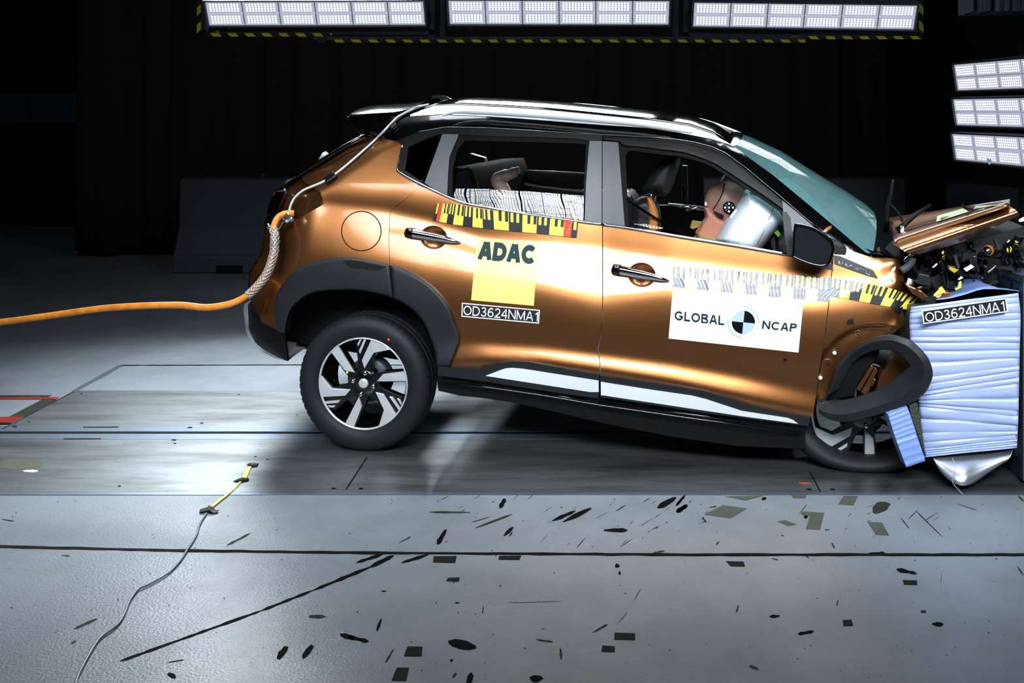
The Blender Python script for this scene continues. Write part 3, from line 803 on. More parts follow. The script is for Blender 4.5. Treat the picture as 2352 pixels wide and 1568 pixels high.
# ------------------------------------------------------------------ the car
car = empty('car', (0.1, 5.5, 0), 'copper orange crashed hatchback, nose down against the blue barrier block', 'car')

# outlines traced in the side elevation
ARCH_OUT = [(634,757),(630,725),(630,698),(638,671),(657,642),(679,620),(700,609),(737,597),(778,592),(818,593),(858,600),(895,609),(925,617),(962,636),(992,658),(1016,684),(1035,714),(1045,746),(1054,766),(1055,788),(1033,842)]
ARCH_IN = [(653,767),(661,727),(676,702),(700,681),(728,669),(759,665),(798,665),(844,669),(902,684),(936,702),(961,724),(979,751),(991,782),(1000,813),(1003,841)]
ARCH_OUT = ARCH_OUT
def arc_s(p): return cr(p, 4)
ROOFN = [(942,262),(994,244),(1056,241),(1168,247),(1257,253),(1330,260),(1400,267),(1497,277),(1584,290),(1635,307),(1678,331)]
SILV_LO = [(900,269),(942,267),(1016,262),(1101,266),(1180,271),(1257,277),(1330,283),(1400,288),(1482,293),(1559,304),(1635,319),(1680,333)]
FRAME_TOP = [(907,323),(960,303),(1025,292),(1123,294),(1257,302),(1380,309),(1482,314),(1560,321),(1597,327),(1635,337),(1666,351),(1712,384),(1788,447),(1839,491),(1865,513),(1884,532)]

quarter = panel('rear_quarter_panel',
    [(833,313),(880,318),(908,324),(922,331),(913,386),(918,398),(965,427),(907,476),(895,488),(893,560),(895,609)] + ARCH_OUT[10:3:-1] + [(630,690),(616,660),(634,560),(646,520),(690,500),(745,468),(735,440),(700,420),(690,404),(735,373)],
    PAINT, car, step=7)
# recessed corner behind the tail light, lid edge
panel('tailgate_corner', [(690,404),(700,420),(735,440),(745,468),(690,500),(646,520),(623,514),(630,500),(655,438),(640,436),(648,427),(660,413),(680,406)], PAINT, quarter, dfun=lambda u, v: dep(u, v) + 0.012 + 0.05 * max(0, min(1, (740 - u) / 60)), step=6)
tag(bpy.data.objects['tailgate_corner'], 'darker sunken corner beside the tail light')
panel('fuel_flap', circ(830, 530.5, 44, 48), PAINT, quarter, dfun=off(-.0022), step=6, rnd=2, rnd_d=.004)
mb = MB(); panel_mb(mb, circ(830, 530.5, 46.5, 48), off(-.0006), step=6, holes=[circ(830, 530.5, 44.2, 48)], thick=0); mb.build('flap_gap', SEAL, quarter, fix=False)
mb = MB(); mb.tube([P(728, 469, dep(728, 469) - .004), P(728, 469, dep(728, 469) + .02)], .012, 12); mb.build('rubber_stop', DARKPL, quarter)

bumper = panel('rear_bumper', [(611,512),(646,520),(634,560),(657,612),(679,621),(657,643),(638,672),(630,699),(630,726),(634,757),(600,742),(577,690),(570,682),(570,646),(573,624),(600,581),(607,537)], PAINT, car, dfun=off(.004), step=6)
mb = MB(); panel_mb(mb, [(577,690),(600,742),(634,757),(654,766),(657,801),(661,828),(630,822),(601,812),(583,787),(572,760),(569,700)], off(-.004), step=6, thick=.02); mb.build('lower_bumper', DARKPL, bumper, fix=False)
# lower silver lip of the bumper, runs right across the back
def loft(name, near, m, parent, bulge=(0, 0, 0), n=17, d_near=None, inner=None, solid=0, power=2, fix=True):
    """sheet from a near edge (pixels, depth) to its mirror image, bulging in the middle"""
    rows = []
    bl = Vector(bulge)
    for q in near:
        a = P(q[0], q[1], q[2]); b = mir(a); rows.append([a.lerp(b, j / (n - 1)) + bl * (1 - abs(2 * j / (n - 1) - 1) ** power) for j in range(n)])
    mb = MB(); mb.grid(rows)
    return mb.build(name, m, parent, solid=solid, fix=fix)
def edge(pts, k=0.0): return [(u, v, dep(u, v) + k) for u, v in pts]
loft('bumper_lip', [(574,690,.27),(561,698,.2),(559,714,.18),(562,740,.18),(566,762,.17),(579,789,.16),(601,813,.14),(630,823,.12),(661,829,.1),(640,822,.13),(605,806,.16),(585,786,.2),(572,755,.25),(570,715,.27)], SILVER, bumper, bulge=-FWD * .05)
loft('bumper_face', [(611,512,.26),(607,537,.25),(600,581,.24),(573,624,.24),(570,646,.24),(570,690,.24)], PAINT, bumper, bulge=-FWD * .06)
loft('tailgate', [(690,404,.25),(680,406,.25),(648,427,.26),(640,436,.27),(617,470,.27),(611,512,.26)], PAINT, car, bulge=-FWD * .07)
loft('rear_window', [(833,311,.28),(790,338,.26),(735,371,.25),(700,394,.25),(680,405,.25)], DKGLASS, car, bulge=(-.05, 0, .05), solid=.006)
# light edge of the hatch glass along the near side
mb = MB(); mb.tube([P(838,311,.20), P(790,337,.215), P(735,371,.225), P(688,402,.235)], .011, 8); mb.build('glass_edge', BLACKGLOSS, car)
tl = MB(); panel_mb(tl, [(640,437),(656,436),(650,452),(632,497),(614,506),(612,494),(617,470),(627,446)], lambda u, v: dep(u, v) - .01, step=5, thick=.03, rnd=3)
tail = tl.build('tail_light', BLACKGLOSS, car, fix=False)
for q in ([(629,443),(637,441),(634,449),(627,450)], [(616,490),(620,489),(618,495),(613,497)]):
    mb = MB(); panel_mb(mb, q, lambda u, v: dep(u, v) - .013, step=4); mb.build('red_lens', mat('red_lens', '#7c0a0e', .15, coat=1), tail, fix=False)
mb = MB(); mb.tube([P(612,508,.2), P(616,518,.19), P(622,523,.18)], .012, 8); mb.tube([P(629,438,.2), P(655,436,.13)], .006, 6); mb.build('chrome_edge', CHROME, tail)
# rear wiper pivot on the glass
mb = MB(); mb.tube([P(736,366,.55), P(745,357,.55), P(752,353,.55)], [.012, .018, .014], 8); mb.tube([P(744,360,.55), P(736,368,.8), P(730,374,1.1)], .01, 6); mb.build('rear_wiper', SILVER, car)

# --- roof
mb = MB(); panel_mb(mb, ROOFN + SILV_LO[::-1][:-1], dep, step=6, rnd=2.5, rnd_d=.008); silver = mb.build('roof_side_band', SILVER, car, fix=False)
panel('roof_flank', SILV_LO + [(1691,338),(1712,356),(1778,404),(1865,476),(1941,540),(1963,559),(1930,552),(1915,560),(1884,532)] + FRAME_TOP[::-1][1:] + [(880,318),(833,312),(860,285)], BLACKGLOSS, car, dfun=off(.004), step=8)
mb = MB(); mb.tube([P(u, v, dep(u, v) - .002) for u, v in FRAME_TOP], .0035, 6); mb.build('drip_strip', BLACKGLOSS, car)
rn = edge(ROOFN, .01); rows = []
for (u, v, d) in rn:
    a = P(u, v, d); b = mir(a); n = 21
    rows.append([a.lerp(b, j / (n - 1)) + Vector((0, 0, .04)) * (1 - abs(2 * j / (n - 1) - 1) ** 2.4) for j in range(n)])
mb = MB(); mb.grid(rows); roof = mb.build('roof', ROOFBLK, car, solid=.01)
rows2 = [[p + Vector((0, 0, -.035)) for p in r[1:-1]] for r in rows]
mb = MB(); mb.grid(rows2); mb.build('headliner', INTERIOR, roof)
# roof rails with feet
def rail(pts, name='roof_rail', dz=0.0):
    c = cr(pts, 5); mb = MB(); n = len(c)
    mb.tube(c, [.016 * (0.45 + 0.55 * min(1, 4 * i / n, 4 * (n - 1 - i) / n)) for i in range(n)], 8)
    return mb.build(name, WHITETRIM, roof)
near_rail = [P(1018, 264, .17), P(1045, 256, .19), P(1100, 256, .2), P(1257, 265, .2), P(1400, 277, .2), P(1480, 285, .19), P(1560, 298, .18), P(1590, 304, .17)]
rail(near_rail)
far_rail = [mir(P(u, v, d)) for u, v, d in ((1050,247,.27),(1085,236,.28),(1180,236,.28),(1300,242,.28),(1420,252,.28),(1520,266,.28),(1590,279,.27),(1640,299,.27),(1660,312,.27))]
far_rail = [W(u, v, 6.02 - (u - 1100) * .00025) for u, v in ((1075,242),(1105,235),(1180,236),(1300,241),(1400,250),(1500,262),(1590,274),(1640,285),(1700,306))]
rail(far_rail)
mb = MB()
for u, v, w_ in ((1135, 239, 10), (1375, 252, 10), (1625, 284, 9)):
    p = W(u, v, 6.02 - (u - 1100) * .00025); mb.box(p + Vector((0, 0, -.018)), (.028, 0, 0), (0, .02, 0), (0, 0, .028))
mb.build('rail_foot', DARKPL, roof)
# shark-fin aerial
fin = [(992,219),(995,239),(1053,240),(1048,236),(1036,227),(1026,221),(1014,218.5)]
mb = MB()
c0 = [P(u, v, .84) for u, v in fin]; 
def finrow(k, w_): 
    return [P(u, v, .84) + (P(1018, 240, .84) - P(u, v, .84)) * 0 + LAT * w_ * (0.25 + 0.75 * max(0, (v - 218) / 22)) for u, v in fin]
mb.grid([finrow(0, -.035), finrow(0, -.02), finrow(0, .02), finrow(0, .035)], smooth=True)
a = finrow(0, -.035); b = finrow(0, .035); mb.add(a, [tuple(range(len(a)))[::-1]]); mb.add(b, [tuple(range(len(b)))])
mb.build('roof_aerial', BLACKGLOSS, roof, bevel=.004)
# spoiler: top blade, end plate, underside
sp_top = [(797,266,.28),(805,263,.29),(850,260,.29),(905,257,.28),(935,252,.27),(960,245,.27)]
loft('spoiler_blade', [(797,268,.28)] + sp_top, ROOFBLK, car, bulge=(-.05, 0, .05))
loft('spoiler_lip', [(797,268,.275),(797,273,.275),(803,284,.28),(815,297,.3),(838,311,.3)], BLACKGLOSS, car, bulge=(-.05, 0, .0))
prism_obj('spoiler_end', [(797,267),(850,262),(905,258),(945,262),(900,270),(905,300),(880,318),(833,312),(815,297),(803,284),(797,273)], .262, .33, BLACKGLOSS, car, bevel=.006)

# --- greenhouse: pillars, frames, glass
panel('window_frame_rear', [(908,324),(960,304),(1025,293),(1123,295),(1257,303),(1383,310),(1383,323),(1354,322),(1346,322),(1320,318),(1200,314),(1085,311),(1056,309),(1015,307),(985,316),(937,338),(927,388),(944,401),(968,416),(974,421),(966,425),(919,396),(914,385),(925,333)], FRAMEBLK, quarter, dfun=off(-.004), step=6, rnd=2, rnd_d=.006)
bpy.data.objects['window_frame_rear'].name = 'window_frame'
QG = [(935,337),(960,326),(1012,308),(967,417),(942,402),(926,389)]
panel('quarter_window', QG, DKGLASS, quarter, dfun=off(.006), step=8, thick=.004)

rdoor_out = [(965,427),(1000,441),(1056,464),(1123,478),(1212,493),(1329,509),(1383,516),(1383,700),(1381,760),(1372,800),(1377,835),(1377,860),(1215,831),(1176,829),(1148,833),(1101,847),(1010,840),(1033,842),(1055,788),(1054,766),(1045,746),(1035,714),(1016,684),(992,658),(962,636),(925,617),(896,609),(894,560),(896,488),(908,477)]
def grip(cx, cy, sc, ang, q=1.0):
    ca, sa = math.cos(ang), math.sin(ang)
    return [(cx + (x * ca - y * sa) * sc, cy + (x * sa + y * ca) * sc) for x, y in circ(0, 0, 31 * q, 40, 27 * q)]
rdoor = panel('rear_door', rdoor_out, PAINT, car, step=6.5, rnd=1.6, rnd_d=.004, holes=[grip(996, 545, 1.0, R(8))])
fdoor_out = [(1385,516),(1440,522),(1560,543),(1700,565),(1806,582),(1850,594),(1912,606),(1908,637),(1903,692),(1892,790),(1882,852),(1867,957),(1813,952),(1723,933),(1653,909),(1618,897),(1500,879),(1379,862),(1379,836),(1374,800),(1383,760),(1385,700)]
fdoor = panel('front_door', fdoor_out, PAINT, car, step=6.5, rnd=1.6, rnd_d=.004, holes=[grip(1474, 631, 1.04, R(9))])
# dished grip recess behind each handle and the chrome handle
def door_handle(door, cx, cy, sc, ang):
    ca, sa = math.cos(ang), math.sin(ang)
    def T(x, y): return (cx + (x * ca - y * sa) * sc, cy + (x * sa + y * ca) * sc)
    mb = MB(); rows = []
    for q, dd in ((1.02, .001), (.98, .003), (.92, .010), (.78, .020), (.5, .027), (.25, .029), (.02, .030)):
        rows.append([P(u, v, dep(u, v) + dd) for u, v in grip(cx, cy, sc, ang, q)])
    mb.grid(rows, closed=True)
    mb.build('grip_recess', PAINT, door)
    prof = [(-66, -2, 9), (-63, -2, 11), (-45, -1.5, 11.5), (-30, -1, 11), (0, 0, 10.5), (25, 1, 9), (45, 3, 6), (58, 4, 3), (62, 4.5, 1.2)]
    rows = []
    for x, y, h in prof:
        u, v = T(x, y); row = []
        for j in range(13):
            t = -math.pi / 2 + math.pi * j / 12
            uu, v2 = T(x, y + h * math.sin(t)); row.append(P(uu, v2, dep(u, v) - .006 - .030 * (math.cos(t) ** .6 if math.cos(t) > 0 else 0) * min(1, h / 8)))
        rows.append(row)
    mb = MB(); mb.grid(rows); mb.add(rows[0], [tuple(range(13))]); mb.add(rows[-1], [tuple(range(13))[::-1]])
    hd = mb.build('door_handle', CHROME, door)
    return hd
door_handle(rdoor, 996, 545, 1.0, R(8))
hf = door_handle(fdoor, 1474, 631, 1.04, R(9))
# dark end piece of both handles
for d_, cx, cy, s, a in ((rdoor, 996, 545, 1, R(8)), (fdoor, 1474, 631, 1.04, R(9))):
    ca, sa = math.cos(a), math.sin(a)
    q = [(cx + (x * ca - y * sa) * s, cy + (x * sa + y * ca) * s) for x, y in ((-66, -12), (-48, -13), (-47, 10), (-66, 8), (-69, 0))]
    mb = MB(); panel_mb(mb, q, lambda u, v: dep(cx - 55, cy - 6) - .036, step=5, thick=.035, rnd=6, rnd_d=.02); mb.build('handle_cap', BLACKGLOSS, d_, fix=False)
mb = MB(); c = P(1420, 621, dep(1420, 621) - .0375); mb.tube([c, c - LAT * .002], .0095, 16); mb.build('lock_barrel', CHROME, fdoor)

# rear door upper: frame, pillars, glass
panel('door_frame', [(1015,308),(1056,309),(1085,312),(1320,318),(1350,321),(1383,322),(1383,323),(1354,324),(1350,332),(1318,329),(1085,323),(1066,324),(1050,345),(1040,390),(1039,451),(1028,448),(1030,390),(1032,361),(1054,308)], SEAL, rdoor, dfun=off(.004), step=6, rnd=2, rnd_d=.005)
panel('pillar_cover', [(1016,308),(1054,308),(1032,361),(1029,400),(1027,447),(1000,436),(975,420)], SATIN, rdoor, dfun=off(-.004), step=7, rnd=1.5, rnd_d=.004)
panel('pillar_cover', [(1354,323),(1382,324),(1382,515),(1343,507),(1346,420)], SATIN, rdoor, dfun=off(-.004), step=7, rnd=1.5, rnd_d=.004)
panel('window_seal', [(1346,322),(1354,323),(1346,420),(1343,507),(1340,506),(1341,420),(1346,340)], SEAL, rdoor, dfun=off(.002), step=5)
panel('window_glass', [(1047,433),(1120,434),(1220,440),(1342,450),(1341,508),(1212,492),(1123,477),(1060,464),(1040,455)], GLASS, rdoor, dfun=off(.02), step=9, thick=.004)
mb = MB(); mb.tube([P(u, v, dep(u, v) - .006) for u, v in cr([(925,334),(914,384),(919,397),(968,424),(1056,463),(1123,477),(1212,492),(1329,508.5),(1383,515)], 5)], .0085, 8, flat=.7); mb.build('chrome_strip', CHROME, rdoor)
# front door upper
FT2 = [(1384,310),(1482,315),(1560,322),(1597,328),(1635,338),(1666,352),(1712,385),(1788,448),(1839,492),(1884,533)]
panel('door_frame', FT2 + [(1886,545),(1838,516),(1797,483),(1763,458),(1686,407),(1645,380),(1622,369),(1571,352),(1482,341),(1430,336),(1421,327),(1383,323)], FRAMEBLK, fdoor, dfun=off(-.004), step=6, rnd=4, rnd_d=.012)
panel('window_seal', [(1421,327),(1430,336),(1482,341),(1571,352),(1622,369),(1645,380),(1686,407),(1763,458),(1797,484),(1796,490),(1762,466),(1686,414),(1640,385),(1620,375),(1570,360),(1482,350),(1452,345),(1442,348),(1437,360),(1440,440),(1445,523),(1436,521),(1428,430)], SEAL, fdoor, dfun=off(.002), step=5, rnd=2, rnd_d=.004)
panel('pillar_cover', [(1384,324),(1420,327),(1428,430),(1435,520),(1384,514)], SATIN, fdoor, dfun=off(-.004), step=7, rnd=1.5, rnd_d=.004)
panel('mirror_base', [(1797,460),(1840,495),(1886,536),(1905,560),(1912,600),(1850,594),(1812,588),(1806,560),(1800,500)], SATIN, fdoor, dfun=off(-.006), step=7, rnd=1.5, rnd_d=.004)
panel('mirror_base', [(1797,487),(1806,486),(1816,500),(1822,560),(1826,590),(1808,586),(1802,540)], PLASTIC, fdoor, dfun=off(-.012), step=6, rnd=2, rnd_d=.006)
panel('window_glass', [(1456,514),(1480,514),(1560,530),(1640,548),(1700,556),(1700,568),(1560,546),(1456,527)], GLASS, fdoor, dfun=off(.02), step=9, thick=.004)
mb = MB(); mb.tube([P(u, v, dep(u, v) - .006) for u, v in cr([(1385,515.5),(1440,522.5),(1560,543),(1700,565.5),(1808,584)], 5)], .0095, 8, flat=.8); mb.build('chrome_strip', CHROME, fdoor)

# --- door mirror (its glass faces back towards the camera side)
MO = cr([(1824,519),(1834,513),(1870,522),(1903,545),(1914,559),(1916,575),(1907,604),(1890,613),(1860,608),(1824,593),(1820,583)], 4, True)
MI = cr([(1832,524),(1872,534),(1902,553),(1906,568),(1897,600),(1882,605),(1838,592),(1826,580)], 4, True)
dm = dep(1860, 570)
mirror_e = MB(); n = len(MO)
rows = [[P(u, v, dm - .19) for u, v in MO], [P(1868 + (u - 1868) * 1.02, 563 + (v - 563) * 1.02, dm - .165) for u, v in MO], [P(1872 + (u - 1868) * .97, 563 + (v - 563) * .97, dm - .11) for u, v in MO], [P(1882 + (u - 1868) * .7, 566 + (v - 563) * .7, dm - .07) for u, v in MO], [P(1886 + (u - 1868) * .3, 570 + (v - 563) * .3, dm - .055) for u, v in MO]]
mirror_e.grid(rows, closed=True)
mirror_e.add(rows[-1], [tuple(range(n))])
rim = [P(1866 + (u - 1866) * .9, 563 + (v - 563) * .88, dm - .195) for u, v in MO]; rim2 = [P(1866 + (u - 1866) * .9, 563 + (v - 563) * .88, dm - .175) for u, v in MO]
mirror_e.grid([rim2, rim, rows[0]], closed=True)
mirror_e.tube([P(1880, 585, dm - .09), P(1872, 592, dm - .0)], .03, 10)
mhouse = mirror_e.build('door_mirror', BLACKGLOSS, car)
mb = MB(); mb.add([P(1866 + (u - 1866) * .915, 563 + (v - 563) * .9, dm - .183) for u, v in MO], [tuple(range(n))[::-1]]); mb.build('mirror_glass', mat('mirror_glass_grey', '#2d3235', .12, .5), mhouse)
mb = MB(); mb.tube([P(1907, 596, dm - .13), P(1904, 590, dm - .14)], .012, 8); mb.build('mirror_indicator', mat('amber_lens', '#e07c1a', .2), mhouse)

# --- wheel-arch cladding and sills
ARCHQ = ARCH_OUT[:12] + [(902,684)] + ARCH_IN[7::-1]
arch_q = panel('wheel_arch_trim', arc_s(ARCH_OUT)[:45] + [(898,640), (902,684)] + arc_s(ARCH_IN)[31::-1], PLASTIC, car, dfun=lambda u, v: min(dep(u, v), .10) - .026, step=6, thick=.05, rnd=7, rnd_d=.014)
arch_d = panel('wheel_arch_trim', [(897,610)] + arc_s(ARCH_OUT[:-1])[46:] + [(1033,842),(1003,841)] + arc_s(ARCH_IN)[-5:33:-1] + [(904,685),(900,640)], PLASTIC, car, dfun=lambda u, v: dep(u, v) - .026, step=6, thick=.05, rnd=7, rnd_d=.014)
mb = MB(); panel_mb(mb, [(787,597),(820,599),(887,612),(877,618),(868,621),(806,614),(796,608)], lambda u, v: dep(u, v) - .0285, step=5, rnd=2, rnd_d=.003); mb.build('arch_insert', DARKPL, arch_q, fix=False)
# inner arch liner
mb = MB(); rows = []
for u, v in ARCH_IN: rows.append([P(u, v, .02), P(830 + (u - 830) * .98, 860 + (v - 860) * .98, .3)])
mb.grid(rows); 
wall = [P(u, v, .34) for u, v in [(640,780),(650,700),(700,655),(800,640),(900,655),(980,720),(1006,800),(1010,842)]]
mb.add(wall, [tuple(range(8))])
mb.build('arch_liner', DARKPL, car, fix=False)
SILL_TOP_R = [(1007,841),(1101,847),(1148,833),(1176,829),(1215,831),(1376,861)]
sill_r = panel('sill_trim', SILL_TOP_R + [(1376,905),(1372,914),(1300,905),(1115,876),(1007,862)], PLASTIC, car, dfun=lambda u, v: min(dep(u, v), .03) - .018 - .0, step=6, thick=.04, rnd=3, rnd_d=.008)
panel('sill_insert', [(1115,863),(1152,849),(1163,846),(1176,845),(1199,847),(1375,874),(1375,903)], WHITETRIM, sill_r, dfun=lambda u, v: min(dep(u, v), .03) - .024 + .0004 * max(0, v - 850) * .3, step=7, rnd=2, rnd_d=.004)
SILL_TOP_F = [(1378,863),(1500,879),(1618,897),(1653,909),(1723,933),(1813,952),(1862,960)]
sill_f = panel('sill_trim', SILL_TOP_F + [(1856,978),(1835,976),(1600,946),(1500,930),(1380,912)], PLASTIC, car, dfun=lambda u, v: min(dep(u, v), .03) - .018, step=6, thick=.04, rnd=3, rnd_d=.008)
panel('sill_insert', [(1380,877),(1480,893),(1590,909),(1622,917),(1704,944),(1809,960),(1822,965),(1833,973),(1700,955),(1500,925),(1380,907)], WHITETRIM, sill_f, dfun=lambda u, v: min(dep(u, v), .03) - .024, step=7, rnd=2, rnd_d=.004)
# sill box and floor pan, fading to black under the car
SB = [(1003,842),(1376,864),(1862,962),(1850,995),(1704,1022),(1547,1001),(1440,982),(1344,962),(1265,943),(1187,926),(1120,916),(1054,909),(1007,901)]
panel('sill_panel', [(1004,858),(1115,872),(1376,907),(1600,940),(1856,976),(1848,992),(1704,1008),(1547,985),(1344,948),(1187,915),(1054,899),(1006,892)], DARKPL, car, dfun=lambda u, v: .02 + .0009 * max(0, v - 880 - (u - 1100) * .15), step=9, thick=.03)
mb = MB(); mb.tube([P(u, v, .004) for u, v in [(1007,876),(1120,889),(1250,908),(1383,931),(1600,962),(1841,993)]], .005, 6)
mb.tube([P(u, v, .002) for u, v in [(1240,902),(1345,919)]], .004, 6); mb.tube([P(u, v, .002) for u, v in [(1373,924),(1600,953),(1700,967)]], .006, 6)
mb.build('sill_edge', BLACKGLOSS, car)
UB = [(1007,897),(1054,908),(1120,915),(1187,926),(1265,943),(1344,962),(1440,983),(1547,1003),(1700,1028),(1850,1040),(1950,1010),(1950,900),(1700,870),(1376,800),(1000,720),(900,640),(700,640),(655,765),(657,800),(700,790),(900,700),(990,790)]
mb = MB(); prism(mb, [(1007,897),(1054,908),(1120,915),(1187,926),(1265,943),(1344,962),(1440,983),(1547,1003),(1700,1025),(1850,1030),(1850,960),(1376,860),(1003,840)], .04, 1.68)
mb.build('underbody', DARKPL, car)
mb = MB(); prism(mb, [(657,775),(700,770),(760,700),(900,700),(960,740),(1003,840),(1007,880),(940,700),(850,668),(720,672),(660,720)], .38, 1.34)
mb.build('boot_floor', INTERIOR, car)
# rear axle beam, spring and exhaust glimpsed behind the wheel
mb = MB(); mb.tube([P(835, 850, .2), P(835, 850, 1.5)], .045, 10); mb.tube([P(690,775,.5), P(712,785,.5), P(735,770,.5)], .05, 8); mb.build('rear_axle', DKSTEEL, car)

# --- wheels
def wheel(c, r, rot, name='wheel', flat=False, far=False, spokes=True, camber=0.0):
    """c = centre of the outer face (world); turned about LAT"""
    ax = -LAT if far else LAT
    e1, e2 = FWD, Vector((0, 0, 1)) * math.cos(camber) + ax * math.sin(camber)
    ax = ax * math.cos(camber) - Vector((0, 0, 1)) * math.sin(camber)
    e = bpy.data.objects.new(name, None); COL.objects.link(e); e.empty_display_size = .1
    e.location = c - Vector(car.location); e.parent = car
    k = r / .333
    def put(mb, nm, m, parent, **kw):
        return mb.build(nm, m, parent, **kw)
    N = 288
    prof = [(.212,.055),(.222,.03),(.232,.014),(.25,.006),(.275,.0),(.297,.004),(.312,.012),(.322,.020),(.328,.028),(.3325,.040),(.3325,.068),(.326,.070),(.326,.078),(.333,.080),(.333,.112),(.326,.114),(.326,.122),(.3325,.124),(.3325,.155),(.328,.168),(.315,.182),(.29,.196),(.25,.198),(.212,.165)]
    def fn(i, j, rr):
        if 7 <= i <= 9 and j % 5 == 0: rr -= (.003, .005, .004)[i - 7]
        if i in (10, 18) and j % 5 == 0: rr -= .004
        return rr * k
    mb = MB(); lathe(mb, prof, c, ax, e1, e2, N, 0, fn)
    if flat:
        v2 = []
        for p in mb.v:
            p = Vector(p); z = p.z
            if z < .16:
                t = (.16 - z) / .24; q = p - c; along = q.dot(ax)
                z2 = .004 + max(0, z + .085) * .64 if z < .16 else z
                z2 = max(.003, .16 - (.16 - z) * (.157 / (.16 + .083)))
                p = p + ax * (along - .1) * .5 * t + FWD * (q.dot(FWD)) * .10 * t; p.z = z2
            v2.append(tuple(p))
        mb.v = v2
    tyre = put(mb, 'tyre', RUBBER, e)
    # rim barrel and lip
    mb = MB(); lathe(mb, [(.2265,.024),(.2255,.018),(.220,.018),(.217,.026)], c, ax, e1, e2, 72, 0, lambda i, j, q: q * k); rimlip = put(mb, 'rim', MACHINED, e)
    mb = MB(); lathe(mb, [(.218,.024),(.212,.045),(.205,.065),(.198,.075),(.195,.19)], c, ax, e1, e2, 72, 0, lambda i, j, q: q * k); put(mb, 'rim_barrel', RIMBLK, e, fix=False)
    if not spokes: return e
    S = .2245 / 719 * k
    def pt(x, y, a, dz): 
        ca, sa = math.cos(a), math.sin(a); X = (x * ca - y * sa) * S; Y = (x * sa + y * ca) * S
        return c + e1 * X + e2 * Y + ax * dz
    A_ = [(135,700),(290,655),(432,545),(175,490),(15,235),(-28,360)]
    B_ = [(62,722),(6,718),(10,690),(-70,510),(-50,460)]
    B2 = [(-28,690),(-65,680),(-100,615),(-87,575)]
    C_ = [(215,40),(320,160),(668,212),(706,65)]
    KA = [(-150,640),(-60,705),(75,712),(300,650),(455,540),(190,470),(120,300),(150,60),(40,20),(-120,120),(-95,330),(-130,560)]
    KC = [(60,-20),(120,150),(330,195),(690,222),(715,50),(210,20)]
    for t in range(3):
        a = rot + t * 2 * math.pi / 3
        for poly, d0, d1, m, nm in ((KA, .034, .075, RIMBLK, 'spoke'), (KC, .032, .075, RIMBLK, 'spoke')):
            mb = MB(); n = len(poly); mb.add([pt(x, y, a, d0) for x, y in poly] + [pt(x, y, a, d1) for x, y in poly], [tuple(range(n))[::-1], tuple(range(n, 2 * n))] + [(i, (i + 1) % n, n + (i + 1) % n, n + i) for i in range(n)])
            sp = put(mb, nm, m, e, bevel=.002)
        for poly, d0, d1 in ((A_, .022, .036), (B_, .022, .036), (B2, .026, .036), (C_, .022, .034)):
            mb = MB(); n = len(poly); mb.add([pt(x, y, a, d0 + (.006 if abs(x) + abs(y) < 420 else 0)) for x, y in poly] + [pt(x, y, a, d1) for x, y in poly], [tuple(range(n))[::-1], tuple(range(n, 2 * n))] + [(i, (i + 1) % n, n + (i + 1) % n, n + i) for i in range(n)])
            put(mb, 'spoke_face', MACHINED, e, bevel=.0015)
    mb = MB(); lathe(mb, [(.001,.030),(.045,.030),(.070,.036),(.078,.05),(.078,.08)], c, ax, e1, e2, 40, 0, lambda i, j, q: q * k); put(mb, 'hub', RIMBLK, e)
    mb = MB(); lathe(mb, [(.001,.022),(.018,.022),(.024,.025),(.0245,.034)], c, ax, e1, e2, 32, 0, lambda i, j, q: q * k); put(mb, 'hub_cap', MACHINED, e)
    for t in range(4):
        an = rot + R(78) + t * math.pi / 2; q = c + (e1 * math.cos(an) + e2 * math.sin(an)) * .053 * k
        mb = MB(); lathe(mb, [(.001,.014),(.007,.0145),(.0105,.018),(.0115,.030)], q, ax, e1, e2, 12, 0); put(mb, 'lug_nut', CHROME, e)
    mb = MB(); lathe(mb, [(.02,.09),(.09,.09),(.105,.1),(.11,.105),(.11,.16)], c, ax, e1, e2, 40, 0, lambda i, j, q: q * k); put(mb, 'brake_drum', mat('cast_iron', '#343a3f', .5, .5), e)
    return e
cR = P(830, 884, 0); cF = P(2001, 969, 0)
wr = wheel(cR, .333, 0.0)
wf = wheel(cF + LAT * .10 - FWD * .02, .352, R(26), flat=True, camber=R(5))
for c in (cR, cF):
    q = mir(c); q.z = c.z
    wheel(q, .333, 0.0, far=True, flat=(c is cF), spokes=(c is cR))
# paint dots left on the rear tyre
for (u, v, rr, m) in ((892.5, 779.5, .0062, mat('red_dot', '#ff3a12', .6)),):
    p = P(u, v, -.003); mb = MB(); disc(mb, p, LAT, FWD, Vector((0, 0, 1)), rr, 0, 16); mb.build('paint_dot', m, wr, fix=False)
p = P(797.5, 854.7, .019); mb = MB(); disc(mb, p, LAT, FWD, Vector((0, 0, 1)), .0058, 0, 14); mb.build('paint_dot', YEL, wr, fix=False)

